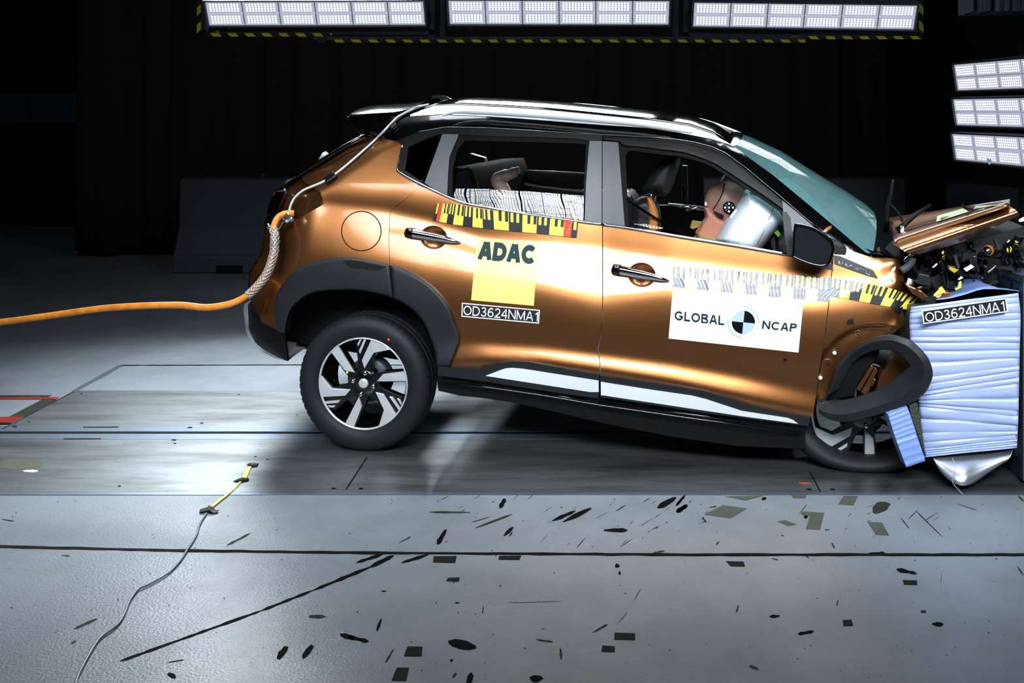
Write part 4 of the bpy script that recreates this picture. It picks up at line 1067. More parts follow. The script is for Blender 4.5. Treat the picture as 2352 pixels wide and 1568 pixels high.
# --- windshield and cowl
def loftN(name, near, m, parent, n=25, solid=0.0, bul=(0.5, 0.85), power=2.0, amts=None):
    rows = []
    for i, q in enumerate(near):
        a = P(*q); b = mir(a); k = amts[i] if amts else .12
        bl = (FWD * bul[0] + Vector((0, 0, bul[1]))) * k
        rows.append([a.lerp(b, j / (n - 1)) + bl * (1 - abs(2 * j / (n - 1) - 1) ** power) for j in range(n)])
    mb = MB(); mb.grid(rows); return mb.build(name, m, parent, solid=solid)
WS = bpy.data.materials.new('tinted_windshield'); WS.use_nodes = True
def _ws():
    nt = WS.node_tree; nt.nodes.clear(); N = nt.nodes.new; L = nt.links.new
    out = N('ShaderNodeOutputMaterial'); tr = N('ShaderNodeBsdfTransparent'); tr.inputs[0].default_value = (.35, .60, .58, 1)
    df = N('ShaderNodeBsdfDiffuse'); df.inputs[0].default_value = (.22, .46, .46, 1)
    m1 = N('ShaderNodeMixShader'); m1.inputs[0].default_value = .36; L(tr.outputs[0], m1.inputs[1]); L(df.outputs[0], m1.inputs[2])
    gl = N('ShaderNodeBsdfGlossy'); gl.inputs['Roughness'].default_value = .02
    fr = N('ShaderNodeFresnel'); fr.inputs[0].default_value = 1.5
    m2 = N('ShaderNodeMixShader'); L(fr.outputs[0], m2.inputs[0]); L(m1.outputs[0], m2.inputs[1]); L(gl.outputs[0], m2.inputs[2])
    L(m2.outputs[0], out.inputs[0])
_ws()
ws_e = [(1684,334),(1712,357),(1778,405),(1865,477),(1941,541),(1985,577),(2003,590)]
wsE = [(u, v, dep(u, v) + .02) for u, v in ws_e]
loftN('windshield', wsE, WS, car, amts=[.06, .085, .12, .15, .18, .19, .185], power=2.2)
mb = MB(); a = [P(u, v, d + .004) for u, v, d in wsE]; rows = []
for i in range(2):     # dark ceramic band at the head of the glass
    pass
loftN('windshield_band', [(wsE[0][0] - 6, wsE[0][1] - 3, wsE[0][2])] + [(1684,334,wsE[0][2] - .001), (1694,342,wsE[0][2] - .001)], ROOFBLK, car, amts=[.055, .062, .07], power=2.2)
panel('cowl_panel', [(1915,555),(1930,552),(1963,559),(2000,575),(2040,588),(2054,590),(2006,591),(1957,576),(1916,563)], BLACKGLOSS, car, dfun=off(.03), step=6, thick=.05)
mb = MB(); mb.grid([[P(1985, 580, .12), P(2050, 588, .12)], [P(1985, 590, .9), P(2060, 590, .9)], [P(1985, 580, 1.6), P(2050, 588, 1.6)]]); mb.build('cowl_tray', DARKPL, car)
# mirror foot seen through the glass
mb = MB(); c = P(1792, 388, .78); mb.box(c, FWD * .02, LAT * .09, Vector((0, 0, .045))); mb.build('inside_mirror', DARKPL, car, bevel=.01)

# --- front wing, torn back over the wheel
FEN = [(1916,563),(1957,577),(2006,592),(2064,594),(2073,621),(2076,648),(2092,664),(2112,680),(2117,690),(2100,700),(2084,712),(2074,712),(2078,744),(2068,754),(2046,769),(2015,776),(1985,790),(1955,812),(1935,840),(1922,870),(1908,900),(1893,914),(1874,918),(1884,852),(1894,790),(1905,692),(1910,637),(1914,606)]
def fdep(u, v):
    d = dep(u, v) + .004
    r = math.hypot((u - 2010), (v - 880) * 1.05)
    if r < 140: d += .016 * max(0, min(1, (140 - r) / 6))          # step of the inner arch flange
    d += .008 * math.sin((u - 1990) * .09) * max(0, (u - 1990) / 100) + .006 * math.sin(v * .12 + u * .05) * max(0, (u - 2020) / 60)
    if u > 2060: d += (u - 2060) * .0012
    return d
fender = panel('front_wing', FEN, PAINT, car, dfun=fdep, step=5, rnd=2, rnd_d=.004)
for (u, v, r, wc) in ((1916.5,810,8,1),(1901.5,836,12,0),(1884,867,8,1),(1970.5,767,9,0)):
    c = P(u, v, fdep(u, v)); mb = MB(); k = 1 / 490
    lathe(mb, [(r * k * 1.05, .0), (r * k, -.003), (r * k * .7, .004), (r * k * .45, .002), (.001, -.001)], c, LAT, FWD, Vector((0, 0, 1)), 24)
    mb.build('bolt_recess', PAINT, fender)
    mb = MB()
    if wc: lathe(mb, [(.0095, -.003), (.009, -.006), (.001, -.0065)], c, LAT, FWD, Vector((0, 0, 1)), 20); mb.build('white_cap', WHT, fender)
    else: lathe(mb, [(.0045, -.0035), (.001, -.004)], c, LAT, FWD, Vector((0, 0, 1)), 12); mb.build('bolt', DARKPL, fender)
mb = MB(); panel_mb(mb, [(1948,734),(1960,731),(1961,744),(1952,746),(1944,744)], lambda u, v: fdep(u, v) - .003, step=5); mb.build('clip', DARKPL, fender, fix=False)  # dark patch painting in the shade of a square hole
mb = MB(); panel_mb(mb, [(1915,586),(1930,588),(2006,621),(2017,639),(1990,632),(1917,606)], lambda u, v: fdep(u, v) - .006, step=6, rnd=2, rnd_d=.004); badge = mb.build('name_badge', PLASTIC, fender, fix=False)
mb = MB(); text_on(mb, 'MAGNITE', [(1926,599),(1999,623.5),(1997,631),(1924,605)], lambda u, v: P(u, v, fdep(u, v) - .0075), bold=.065, space=.30); mb.build('badge_lettering', CHROME, fender, fix=False)
mb = MB(); panel_mb(mb, [(1880,606),(1912,606),(1914,622),(1900,618)], off(-.002), step=6); mb.build('corner_seal', PLASTIC, fdoor, fix=False)
# loose front arch trim looping out over the wheel
LO = [(1896,912),(1910,879),(1919,843),(1943,814),(1967,794),(1997,778),(2021,771),(2045,768),(2068,772),(2092,781),(2116,802),(2134,825),(2143,856),(2137,881),(2121,906),(2088,928),(2047,944),(1992,960),(1951,969),(1915,966),(1885,952),(1880,940)]
LI = [(1926,892),(1937,873),(1949,849),(1961,831),(1979,817),(2003,806),(2027,803),(2050,805),(2068,814),(2080,826),(2086,834),(2089,838),(2088,842),(2080,850),(2068,859),(2038,881),(2009,897),(1967,911),(1931,918),(1899,922),(1888,925),(1882,930)]
LO2 = cr(LO, 5); LI2 = cr(LI, 5); rows = []
nL = len(LO2)
for i, (o, q) in enumerate(zip(LO2, LI2)):
    s = i / (nL - 1); out_ = -.05 - .10 * math.sin(math.pi * min(1, max(0, (s - .15) / .75))); r = []
    tw = .05 * math.sin(math.pi * max(0, (s - .45) / .55)) 
    for t, dd in ((0, .05), (0, .014), (.03, .004), (.05, .002), (.36, -.012), (.40, -.010), (.96, .012), (1.0, .018), (1.0, .05)):
        r.append(P(o[0] + (q[0] - o[0]) * t, o[1] + (q[1] - o[1]) * t, out_ + dd + tw * (t - .5)))
    rows.append(r)
mb = MB(); mb.grid(rows); ring = mb.build('loose_arch_trim', PLASTIC, car, sharp=14)
# inner wing and rail seen through the loop
prism_obj('shade_panel', [(1897,921),(1905,895),(1926,870),(1949,835),(1979,806),(2003,795),(2022,800),(2016,822),(1998,842),(1966,890),(1962,910)], .0, .03, DARKPL, car, bevel=.006)  # added dark sheet painting in the shade over the wheel's upper rim
mb = MB()
prism(mb, [(2012,900),(2018,868),(2040,835),(2062,812),(2085,825),(2095,850),(2070,880)], .03, .12)
mb.build('inner_wing', PAINT, car)
for q in ([(1966,893),(1975,899),(2008,843),(2001,838)], [(1977,901),(1991,909),(2016,850),(2010,843)], [(1999,887),(2004,888),(2013,872),(2008,869)]):
    prism_obj('inner_rail', q, -.005, .03, PAINT, car, bevel=.003)
mb = MB(); mb.abox(0, 0, 0, 0, 0, 0); mb = MB(); prism(mb, [(1890,918),(1925,850),(1960,815),(2010,795),(2060,800),(2090,830),(2088,905),(2060,930),(1960,925)], .32, .5); mb.build('wheel_housing', DARKPL, car)

# --- bonnet, folded up into a tent
nr = [(2053,563,4.62),(2120,540,4.58),(2190,516.5,4.53),(2258,493.5,4.47),(2315,474,4.42)]
fr_ = [(2037,502,5.78),(2096,492,5.7),(2169,482,5.6),(2240,477,5.45),(2322,471,5.0)]
rows = []
for a, b in zip(cr(nr, 4), cr(fr_, 4)):
    A = W(*a); B = W(*b); rows.append([A.lerp(B, j / 14) + Vector((0, 0, .012 * math.sin(j * .9) + .02 * math.sin(math.pi * j / 14))) for j in range(15)])
mb = MB(); mb.grid(rows); hood = mb.build('bonnet', PAINT, car, solid=.004)
HS = [(2053,563),(2120,540),(2190,516.5),(2258,493.5),(2314,474),(2322,475),(2334,483),(2343,493),(2290,519),(2216,554),(2140,576),(2109,585),(2091,584),(2075,576),(2064,567)]
def hdep(u, v):
    t = (v - (563 - (u - 2053) * .341)) / 34
    t = max(0, min(1.3, t)); return -.02 + .075 * (1 - t) ** 2 * .8 + .09 * max(0, t - .55) ** 1.5  + (u - 2053) * .0001
panel('bonnet_flank', HS, PAINT, hood, dfun=hdep, step=5, rnd=1.5, rnd_d=.004)
mb = MB(); mb.tube([W(u, v - .3, y - .006) for u, v, y in nr], .0035, 6); mb.build('bonnet_crease', PAINT, hood)
def hood_pt(u, v):   # a point of the bonnet top under this pixel
    best = None
    ray = Vector(((u - U0) / FPX, 1.0, -(v - V0) / FPX)); o = Vector((0, 0, H))
    from mathutils.geometry import intersect_ray_tri
    for i in range(len(rows) - 1):
        for j in range(14):
            a, b, c, d = rows[i][j], rows[i + 1][j], rows[i + 1][j + 1], rows[i][j + 1]
            for t in ((a, b, c), (a, c, d)):
                h = intersect_ray_tri(t[0], t[1], t[2], ray, o, True)
                if h is not None and (best is None or h.y < best.y): best = h
    return (best if best is not None else W(u, v, 4.9)) + Vector((0, -.004, .008))
def decal(name, polys, m, parent, f):
    mb = MB()
    for p in polys: mb.add([f(u, v) for u, v in p], [tuple(range(len(p)))])
    return mb.build(name, m, parent, fix=True)
decal('bonnet_sticker', [[(2150,513),(2152,499),(2213,481),(2229,488)]], mat('pale_green_vinyl', '#c9d8a8', .45), hood, hood_pt)
decal('sticker_print', [[(2158,504),(2196,491),(2200,495),(2160,509)]], GREYINK, hood, lambda u, v: hood_pt(u, v) + Vector((0, -.003, .006)))
decal('bonnet_sticker', [[(2236,483),(2240,476),(2290,474),(2262,479)]], mat('pale_green_vinyl2', '#bdd29a', .45), hood, hood_pt)
# wipers flung up
for pts in ([(2034,533),(2037,500),(2041,470),(2047,445),(2052,412)], ):
    mb = MB(); mb.tube([P(u, v, .8) for u, v in pts], [.016, .012, .014, .010, .006], 6); mb.tube([P(2041, 468, .79), P(2052, 476, .77), P(2070, 498, .73), P(2073, 510, .72), P(2074, 545, .7)], .007, 6); mb.build('wiper', DARKPL, car)
mb = MB(); mb.tube([P(2060, 530, .35), P(2080, 512, .35), P(2104, 492, .38), P(2138, 470, .4)], [.016, .015, .012, .006], 6); mb.tube([P(2071, 522, .36), P(2072, 540, .37), P(2073, 548, .38)], .012, 6); mb.build('wiper', DARKPL, car)
mb = MB(); mb.box(P(2072, 535, .34), FWD * .008, LAT * .004, Vector((0, 0, .035))); mb.build('washer_bottle', WHT, car)

# --- crushed engine bay: individual pieces, then the rubble between them
rnd = random.Random(3)
mb = MB()
prism(mb, [(2066,600),(2085,580),(2140,575),(2220,560),(2300,535),(2352,520),(2352,600),(2290,650),(2200,690),(2120,690),(2085,650)], .62, 1.1)
mb.build('engine', INTERIOR, car)
mb = MB()
for k in range(300):
    u = 2068 + 284 * rnd.random(); vt = 590 - (u - 2068) * .17; vb = min(690, 655 + (u - 2068) * .25) if u < 2150 else 690 - (u - 2150) * .27
    v = vt + (vb - vt) * rnd.random(); d = .12 + .45 * rnd.random()
    c = P(u, v, d); rot = Matrix.Rotation(rnd.random() * 6.28, 3, 'X') @ Matrix.Rotation(rnd.random() * 6.28, 3, 'Y') @ Matrix.Rotation(rnd.random() * 6.28, 3, 'Z')
    s = .006 + .022 * rnd.random() ** 2
    mb.box(c, rot @ Vector((s * (1 + rnd.random() * 2), 0, 0)), rot @ Vector((0, s * (.3 + rnd.random()), 0)), rot @ Vector((0, 0, s * .25)), mi=rnd.choice((0, 0, 0, 2, 2, 2, 1)))
o = mb.build('engine_rubble', [BLACKGLOSS, DKSTEEL, INTERIOR], car); o['kind'] = 'stuff'
def plate(name, poly, d, m, parent=None, th=.008, bevel=.001, tilt=0.0):
    mb = MB(); prism(mb, poly, (lambda u, v: d + tilt * (v - poly[0][1]) / 400), (lambda u, v: d + th + tilt * (v - poly[0][1]) / 400)); return mb.build(name, m, parent or car, bevel=bevel)
plate('battery_case', [(2109,627),(2136,632),(2140,645),(2137,660),(2106,652)], .06, PLASTIC, th=.12, bevel=.006)
plate('warning_label', [(2213,617),(2231,607),(2238,613),(2220,624)], .10, WHT)
plate('yellow_tag', [(2181,612),(2203,619),(2192,627),(2179,618)], .05, mat('olive_yellow', '#b7a51e', .5))
plate('yellow_tag', [(2144,678),(2163,657),(2173,671),(2147,681)], -.02, PYEL)
plate('yellow_tag', [(2202,648),(2209,645),(2208,660),(2200,664)], .02, PYEL)
plate('yellow_tag', [(2193,663),(2202,659),(2204,662),(2196,667)], .0, PYEL)
plate('paint_chip', [(2163,590),(2170,586),(2171,595),(2167,598)], .05, PAINT)
plate('paint_chip', [(2107,660),(2118,658),(2114,665),(2108,663)], .0, PAINT)
plate('yellow_tag', [(2163,579),(2168,574),(2168,582),(2165,585)], .1, PYEL)
for poly in ([(2312,563),(2316,565),(2317,580),(2313,578)], [(2319,561),(2324,570),(2326,586),(2321,583)], [(2330,575),(2335,577),(2336,586),(2331,584)], [(2337,577),(2347,578),(2344,591),(2340,588)], [(2331,552),(2341,556),(2333,558)], [(2346,574),(2352,566),(2352,577)]):
    plate('hazard_fragment', poly, .3, PYEL)
mb = MB(); c = P(2270, 575, .22); lathe(mb, [(.004, -.028), (.015, -.02), (.022, -.005), (.024, .015), (.018, .03), (.004, .036)], c, (LAT * .8 + FWD * .6).normalized(), Vector((0, 0, 1)), (FWD * .8 - LAT * .6), 20); mot = mb.build('pump_housing', STEEL, car)
mb = MB(); lathe(mb, [(.021, -.012), (.0255, -.008), (.0262, .004), (.022, .010)], c, (LAT * .8 + FWD * .6).normalized(), Vector((0, 0, 1)), (FWD * .8 - LAT * .6), 24); mb.build('orange_band', ORANGE, car)
for pts, r, m in (([(2162,594),(2168,605),(2172,618),(2172,640),(2174,660)], .012, BLACKGLOSS), ([(2156,600),(2166,612),(2168,630),(2170,655)], .009, BLACKGLOSS), ([(2070,622),(2086,612),(2094,600),(2096,592)], .018, CABGREY), ([(2128,688),(2150,668),(2158,660)], .005, CHROME), ([(2077,600),(2090,588),(2098,583)], .008, CHROME), ([(2268,626),(2282,615),(2287,610)], .006, STEEL)):
    mb = MB(); mb.tube([P(u, v, .08) for u, v in cr(pts, 4)], r, 8); mb.build('hose' if r > .007 else 'rod', m, car)
mb = MB(); q = [(2231,590),(2242,588),(2234,603)]; mb.tube([P(u, v, .15) for u, v in q + [q[0]]], .004, 6); mb.build('bracket', STEEL, car)
plate('headlamp_fragment', [(2141,614),(2152,604),(2154,607),(2145,615)], .05, WHT); plate('headlamp_fragment', [(2340,505),(2352,498),(2352,508),(2342,510)], .05, WHT)
plate('headlamp_fragment', [(2149,682),(2163,677),(2156,684)], -.04, WHT); plate('headlamp_fragment', [(2200,642),(2208,634),(2213,638),(2204,643)], .02, WHT)
plate('wing_fold', [(2076,650),(2095,658),(2118,668),(2135,684),(2118,690),(2095,672)], .02, PAINT, th=.1, bevel=.006)
plate('wing_fold', [(2150,688),(2165,672),(2182,670),(2184,682),(2170,688)], .0, mat('rust_paint', '#6b2c12', .4), th=.05, bevel=.005)

# --- cabin
CABIN = [((1477,431),(1487,408),(1500,388),(1515,371),(1533,356),(1552,352),(1563,360),(1561,380),(1553,404),(1543,434),(1533,447),(1520,451),(1500,446),(1482,441))]
def pillow(mb, poly, d0, d1, rnd=14, step=5, mi=0):
    """rounded cushion between depths d0 and d1"""
    mid = (d0 + d1) / 2
    panel_mb(mb, poly, lambda u, v: d0, step=step, thick=0, rnd=rnd, rnd_d=mid - d0, mi=mi)
    b = len(mb.v); k = len(mb.f)
    m2 = MB(); panel_mb(m2, poly, lambda u, v: d0, step=step, thick=0, rnd=rnd, rnd_d=mid - d0)
    vs = [Vector(p) for p in m2.v]; vs = [p + LAT * 2 * (mid - (p.dot(LAT) - C0)) for p in vs]
    mb.add(vs, [f[::-1] for f in m2.f], mi, True)
def cushion(name, poly, d0, d1, m, parent, rnd=14):
    mb = MB(); pillow(mb, cr(poly, 3, True), d0, d1, rnd); return mb.build(name, m, parent, fix=False)
seat = cushion('front_seat', [(1450,480),(1462,458),(1486,452),(1500,462),(1512,495),(1514,530),(1520,600),(1600,640),(1660,650),(1660,680),(1480,680),(1450,600)], .30, .75, LEATHER, car, rnd=16)
cushion('headrest', CABIN[0], .40, .66, LEATHER, seat, rnd=22)
cushion('seat_bolster', [(1486,454),(1497,458),(1507,476),(1513,498),(1511,522),(1506,545),(1488,545),(1489,510),(1488,480)], .29, .36, TAN, seat, rnd=6)
mb = MB(); mb.tube([P(1497, 440, .48), P(1494, 460, .48)], .008, 6); mb.tube([P(1505, 442, .58), P(1502, 462, .58)], .008, 6); mb.build('headrest_post', STEEL, seat)
mb = MB(); mb.tube([P(1441, 458, .14), P(1480, 485, .22), P(1520, 510, .3), P(1580, 540, .4), P(1600, 552, .45)], .02, 6, flat=.2); mb.build('seat_belt', SEAL, car)
cushion('front_seat', [(1410,455),(1430,440),(1452,446),(1470,480),(1472,560),(1560,610),(1560,640),(1420,640)], .95, 1.4, LEATHER, car, rnd=14)
cushion('rear_seat', [(1040,400),(1060,388),(1078,385),(1090,400),(1098,430),(1110,520),(1200,540),(1210,580),(1040,580)], .16, 1.55, SEATCLOTH, car, rnd=10)
panel('door_lining', [(1050,470),(1095,440),(1190,408),(1197,391),(1342,398),(1342,432),(1400,440),(1400,560),(1050,560)], CABGREY, car, dfun=lambda u, v: 1.50, step=20, thick=.05)
mb = MB(); mb.tube([P(u, v, 1.46) for u, v in cr([(1184,413),(1200,420),(1240,428),(1300,435),(1345,439)], 4)], .010, 6); mb.build('lining_trim', SILVER, car)
mb = MB(); mb.tube([P(u, v, 1.49) for u, v in [(1197,390),(1342,397.5)]], .004, 6); mb.build('lining_edge', SILVER, car)
panel('door_lining', [(1450,470),(1540,472),(1620,484),(1700,500),(1790,520),(1860,570),(1860,640),(1450,620)], DARKPL, car, dfun=lambda u, v: 1.50, step=20, thick=.05)
mb = MB(); mb.tube([P(u, v, 1.46) for u, v in [(1535,469),(1580,473),(1640,480)]], .009, 6); mb.build('lining_trim', SILVER, car)
prism_obj('pillar_lining', [(1079,352),(1113,362),(1116,376),(1095,372),(1080,362)], 1.40, 1.46, CABGREY, car, bevel=.004)
prism_obj('dashboard', [(1790,560),(1830,520),(1880,535),(1940,560),(1960,600),(1900,680),(1800,660)], .12, 1.58, INTERIOR, car, bevel=.02)
prism_obj('belt_post', [(1567,380),(1578,381),(1580,463),(1566,460)], 1.42, 1.5, CABGREY, car, bevel=.004)
mb = MB(); mb.tube([P(u, v, 1.40) for u, v in cr([(1566,428),(1572,440),(1571,452),(1566,462)], 4)], .005, 6); mb.build('wiring', SEAL, car)
mb = MB(); mb.tube([P(1560, 476, .6), P(1580, 474, .6), P(1590, 480, .6)], .008, 6); mb.tube([P(1575, 484, .6), P(1600, 476, .6), P(1604, 482, .6)], .008, 6); mb.build('sensor_bracket', STEEL, car)
mb = MB(); mb.add([P(u, v, .9) for u, v in ((1585,522),(1590,506),(1612,509),(1606,520),(1592,526))], [(0, 1, 2, 3, 4)]); mb.build('sensor_cover', WOODBIT, car, solid=.01)
mb = MB(); mb.add([P(u, v, .35) for u, v in ((1778,534),(1786,528),(1793,537),(1788,545))], [(0, 1, 2, 3)]); mb.build('green_tag', LIME, car, solid=.004)
mb = MB(); mb.tube([P(u, v, 1.0) for u, v in cr([(1656,416),(1664,404),(1678,397)], 5)], .006, 6); mb.build('grab_handle', SILVER, car)
# driver airbag and the passenger one behind the glass
AB = [(1642,552),(1650,531),(1664,506),(1688,475),(1712,441),(1728,440),(1747,447),(1765,458),(1783,476),(1796,497),(1797,516),(1786,535),(1770,551),(1752,570),(1735,585),(1700,590),(1660,575)]
air = cushion('airbag', AB, .22, .80, AIRBAG, car, rnd=34)
mb = MB(); mb.tube([P(u, v, .2235 + .02 * abs(v - 500) / 60) for u, v in cr([(1776,478),(1768,500),(1755,528),(1740,560)], 4)], .0022, 5); mb.build('airbag_seam', GREYINK, air)
cushion('passenger_airbag', [(1740,440),(1765,410),(1800,405),(1840,430),(1880,470),(1910,510),(1900,545),(1850,550),(1790,520),(1755,480)], .95, 1.45, AIRBAG, car, rnd=30)

# ------------------------------------------------------------------ driver dummy (a thing of its own)
dum = empty('crash_test_dummy', P(1640, 650, .52), 'pinkish crash test dummy in the driver seat, face pressed into the white airbag', 'dummy')
dum.location.z = .30
def ell(cu, cv, d, ru, rv, rd, tilt=0, n=28, m_=18):
    c = P(cu, cv, d); s = (C0 + d) / FPX * 1.0; rows = []
    for i in range(m_ + 1):
        th = math.pi * i / m_; row = []
        for j in range(n):
            ph = 2 * math.pi * j / n; x, y, z = math.sin(th) * math.cos(ph), math.sin(th) * math.sin(ph), math.cos(th)
            # a skull: fuller at the back, brow and chin towards the nose of the car
            k = 1 + .10 * max(0, -z) * max(0, x)
            X, Z = x * ru * k, z * rv
            X, Z = X * math.cos(tilt) + Z * math.sin(tilt), -X * math.sin(tilt) + Z * math.cos(tilt)
            row.append(c + FWD * X * s + Vector((0, 0, 1)) * Z * s + LAT * y * rd)
        rows.append(row)
    return rows
mb = MB(); mb.grid(ell(1668, 467, .52, 50, 50, .078, R(20)), closed=True); head = mb.build('head', SKULL, dum)
NK = [(1627,478),(1639,485),(1650,497),(1662,504),(1672,512),(1660,540),(1648,560),(1600,560),(1597,533),(1607,518),(1619,499),(1616,471)]
mb = MB(); pillow(mb, NK, .43, .61, rnd=9, step=5); mb.build('neck_skin', SKIN, dum, fix=False)
cushion('torso', [(1597,545),(1650,550),(1690,600),(1680,660),(1560,680),(1540,620)], .34, .72, mat('dummy_suit', '#c2b06a', .8), dum, rnd=18)
mb = MB(); mb.tube([P(u, v, .440 + .0009 * (abs(v - 452) ** 1.02) * .25) for u, v in cr([(1663,419),(1660,440),(1650,462),(1637,482)], 5)], .0025, 5); mb.build('skull_seam', DARKPL, dum)
mb = MB(); prism(mb, [(1639,485),(1663,495),(1661,503),(1650,497)], .425, .45); mb.build('jaw_slot', DARKPL, dum)
c = P(1674.5, 476.5, .436); mb = MB(); disc(mb, c, LAT, FWD, Vector((0, 0, 1)), .0315, 0, 28, 0)
for x, y in ((0, 0), (0, 9.2), (0, -9), (-9, 0), (9.2, 0)): disc(mb, c + FWD * x / 470 + Vector((0, 0, y / 470)), LAT, FWD, Vector((0, 0, 1)), .0058, -.0012, 14, 1)
for an in (45, 135, 225):
    q = Vector((math.cos(R(an)), math.sin(R(an)))); a = c + FWD * q.x * .018 + Vector((0, 0, q.y * .018)) - LAT * .0012
    mb.box(a, (FWD * q.x + Vector((0, 0, q.y))) * .006, (FWD * -q.y + Vector((0, 0, q.x))) * .0009, LAT * .0004, 1)
mb.build('marker_disc', [BLACKINK, WHT], dum, fix=False)
mb = MB(); mb.tube([P(1620.5, 465, .47), P(1622, 472, .46)], .007, 8); mb.build('ear_screw', WHT, dum)
# bent limb of the small dummy in the back
kid = empty('child_dummy', P(1165, 520, .9), 'bent beige dummy arm raised above the lowered rear window', 'dummy'); kid.location.z = .6
mb = MB(); mb.tube([P(u, v, .85) for u, v in cr([(1168,500),(1163,470),(1158,440),(1148,425),(1143,416),(1150,407),(1170,401),(1186,393),(1194,391)], 4)], [.05] * 4 + [.045] * 4 + [.040] * 4 + [.040] * 4 + [.040] * 4 + [.036] * 4 + [.03] * 4 + [.022] * 4 + [.014], 12)
mb.build('arm', BEIGE, kid)
cushion('torso', [(1140,500),(1190,490),(1220,540),(1210,580),(1130,580)], .75, 1.0, BEIGE, kid, rnd=14)

# ------------------------------------------------------------------ stickers on the doors and the wing
def quad(tl, tr, br, bl):
    return lambda s, t: ((1 - t) * ((1 - s) * tl[0] + s * tr[0]) + t * ((1 - s) * bl[0] + s * br[0]), (1 - t) * ((1 - s) * tl[1] + s * tr[1]) + t * ((1 - s) * bl[1] + s * br[1]))
def vinyl(name, col): return mat(name, col, .5, spec=.25, coat=.35, coat_r=.03)
VY, VB, VR, VW, VP = vinyl('sticker_yellow', '#ecd65a'), vinyl('sticker_black', '#202225'), vinyl('sticker_red', '#dd4418'), vinyl('sticker_white', '#eef3f6'), vinyl('sticker_pale_yellow', '#ecdd78')
def patch(mb, q, s0, s1, t0, t1, f, k, mi, n=3):
    rows = []
    ns = max(1, int((s1 - s0) * 24)); nt_ = max(1, int((t1 - t0) * 4))
    for j in range(nt_ + 1):
        rows.append([P(*(lambda p: (p[0], p[1], f(*p) - k))(q(s0 + (s1 - s0) * i / ns, t0 + (t1 - t0) * j / nt_))) for i in range(ns + 1)])
    mb.grid(rows, mi, True)
def ruler(parent, q, cells, f=dep, name='ruler_sticker'):
    """cells: (start, end, colour) along the strip; two short teeth per cell in the other colour"""
    mb = MB(); patch(mb, q, 0, 1, 0, 1, f, .0030, 0)
    for s0, s1, c in cells:
        if c == 'b': patch(mb, q, s0, s1, 0, 1, f, .0036, 1)
        if c == 'r': patch(mb, q, s0, s1, 0, 1, f, .0036, 2)
        w_ = s1 - s0
        if c in 'by' and w_ > .05:
            for a in (.10, .52) if c == 'b' else (.30, .72):
                patch(mb, q, s0 + w_ * (a + .04), s0 + w_ * (a + .24), 0, .52, f, .0042, 0 if c == 'b' else 1)
        elif c == 'b': patch(mb, q, s0 + w_ * .3, s0 + w_ * .8, 0, .6, f, .0042, 0)
    return mb.build(name, [VY, VB, VR], parent, fix=False)
bz = [435,490,548,668,780,905,1018,1140,1250,1375,1488,1608,1718,1840,1905,1955]
cols = 'brybybybybybyrb'
cells = [((a - 435) / 1520, (b - 435) / 1520, c) for a, b, c in zip(bz[:-1], bz[1:], cols)]
def q_rear(s, t):
    top = [(1003,466.5),(1052,469.5),(1117,481.5),(1225,493),(1329,502)]; bot = [(994,506),(1045,516),(1120,525),(1223,535),(1324,546)]
    x = s * 4; i = min(3, int(x)); f = x - i
    a = (top[i][0] * (1 - f) + top[i + 1][0] * f, top[i][1] * (1 - f) + top[i + 1][1] * f); b = (bot[i][0] * (1 - f) + bot[i + 1][0] * f, bot[i][1] * (1 - f) + bot[i + 1][1] * f)
    return (a[0] * (1 - t) + b[0] * t, a[1] * (1 - t) + b[1] * t)
rs = ruler(rdoor, q_rear, cells, f=lambda u, v: dep(u, v) - .004)
mb = MB()     # handwriting-like scribble marks on the red ends
for (u, v) in ((1013, 500), (1014, 492), (1016, 484), (1021, 478), (1304, 534), (1307, 526), (1310, 518), (1314, 510)):
    mb.tube([P(u - 2, v + 2, dep(u, v) - .009), P(u, v - 2, dep(u, v) - .009), P(u + 2.5, v + 1, dep(u, v) - .009)], .0012, 4)
mb.build('handwriting', WHT, rdoor)
n = 13; cells2 = [(i / n, (i + 1) / n, 'by'[i % 2]) for i in range(n)]
ruler(fdoor, quad((1546,612),(1909,637),(1904,693),(1545,659)), cells2)
n = 8
def q_fen(s, t):
    top = [(1908,637),(1975,648),(2050,663),(2116,687)]; bot = [(1905,679),(1965,690),(2030,702),(2088,711)]
    x = s * 3; i = min(2, int(x)); f = x - i
    a = (top[i][0] * (1 - f) + top[i + 1][0] * f, top[i][1] * (1 - f) + top[i + 1][1] * f); b = (bot[i][0] * (1 - f) + bot[i + 1][0] * f, bot[i][1] * (1 - f) + bot[i + 1][1] * f)
    return (a[0] * (1 - t) + b[0] * t, a[1] * (1 - t) + b[1] * t)
ruler(fender, q_fen, [(i / n, (i + 1) / n, 'by'[i % 2]) for i in range(n)], f=lambda u, v: fdep(u, v) - .002)
# yellow club sticker
q = quad((1096,546),(1237,558),(1226,702),(1082,689)); mb = MB(); patch(mb, q, 0, 1, 0, 1, dep, .0028, 0, 8)
mb2 = MB(); rows_ = [[P(*(lambda p: (p[0], p[1], dep(*p) - .0028))(q(i / 14, j / 14))) for i in range(15)] for j in range(15)]
mb2.grid(rows_); club = mb2.build('club_sticker', VP, rdoor, fix=False)
mb = MB(); text_on(mb, 'ADAC', [(1103,553),(1230,563),(1226.5,607),(1096,595.5)], lambda u, v: P(u, v, dep(u, v) - .0046), bold=.15, space=.04); mb.build('sticker_lettering', GREENBLK, rdoor, fix=False)
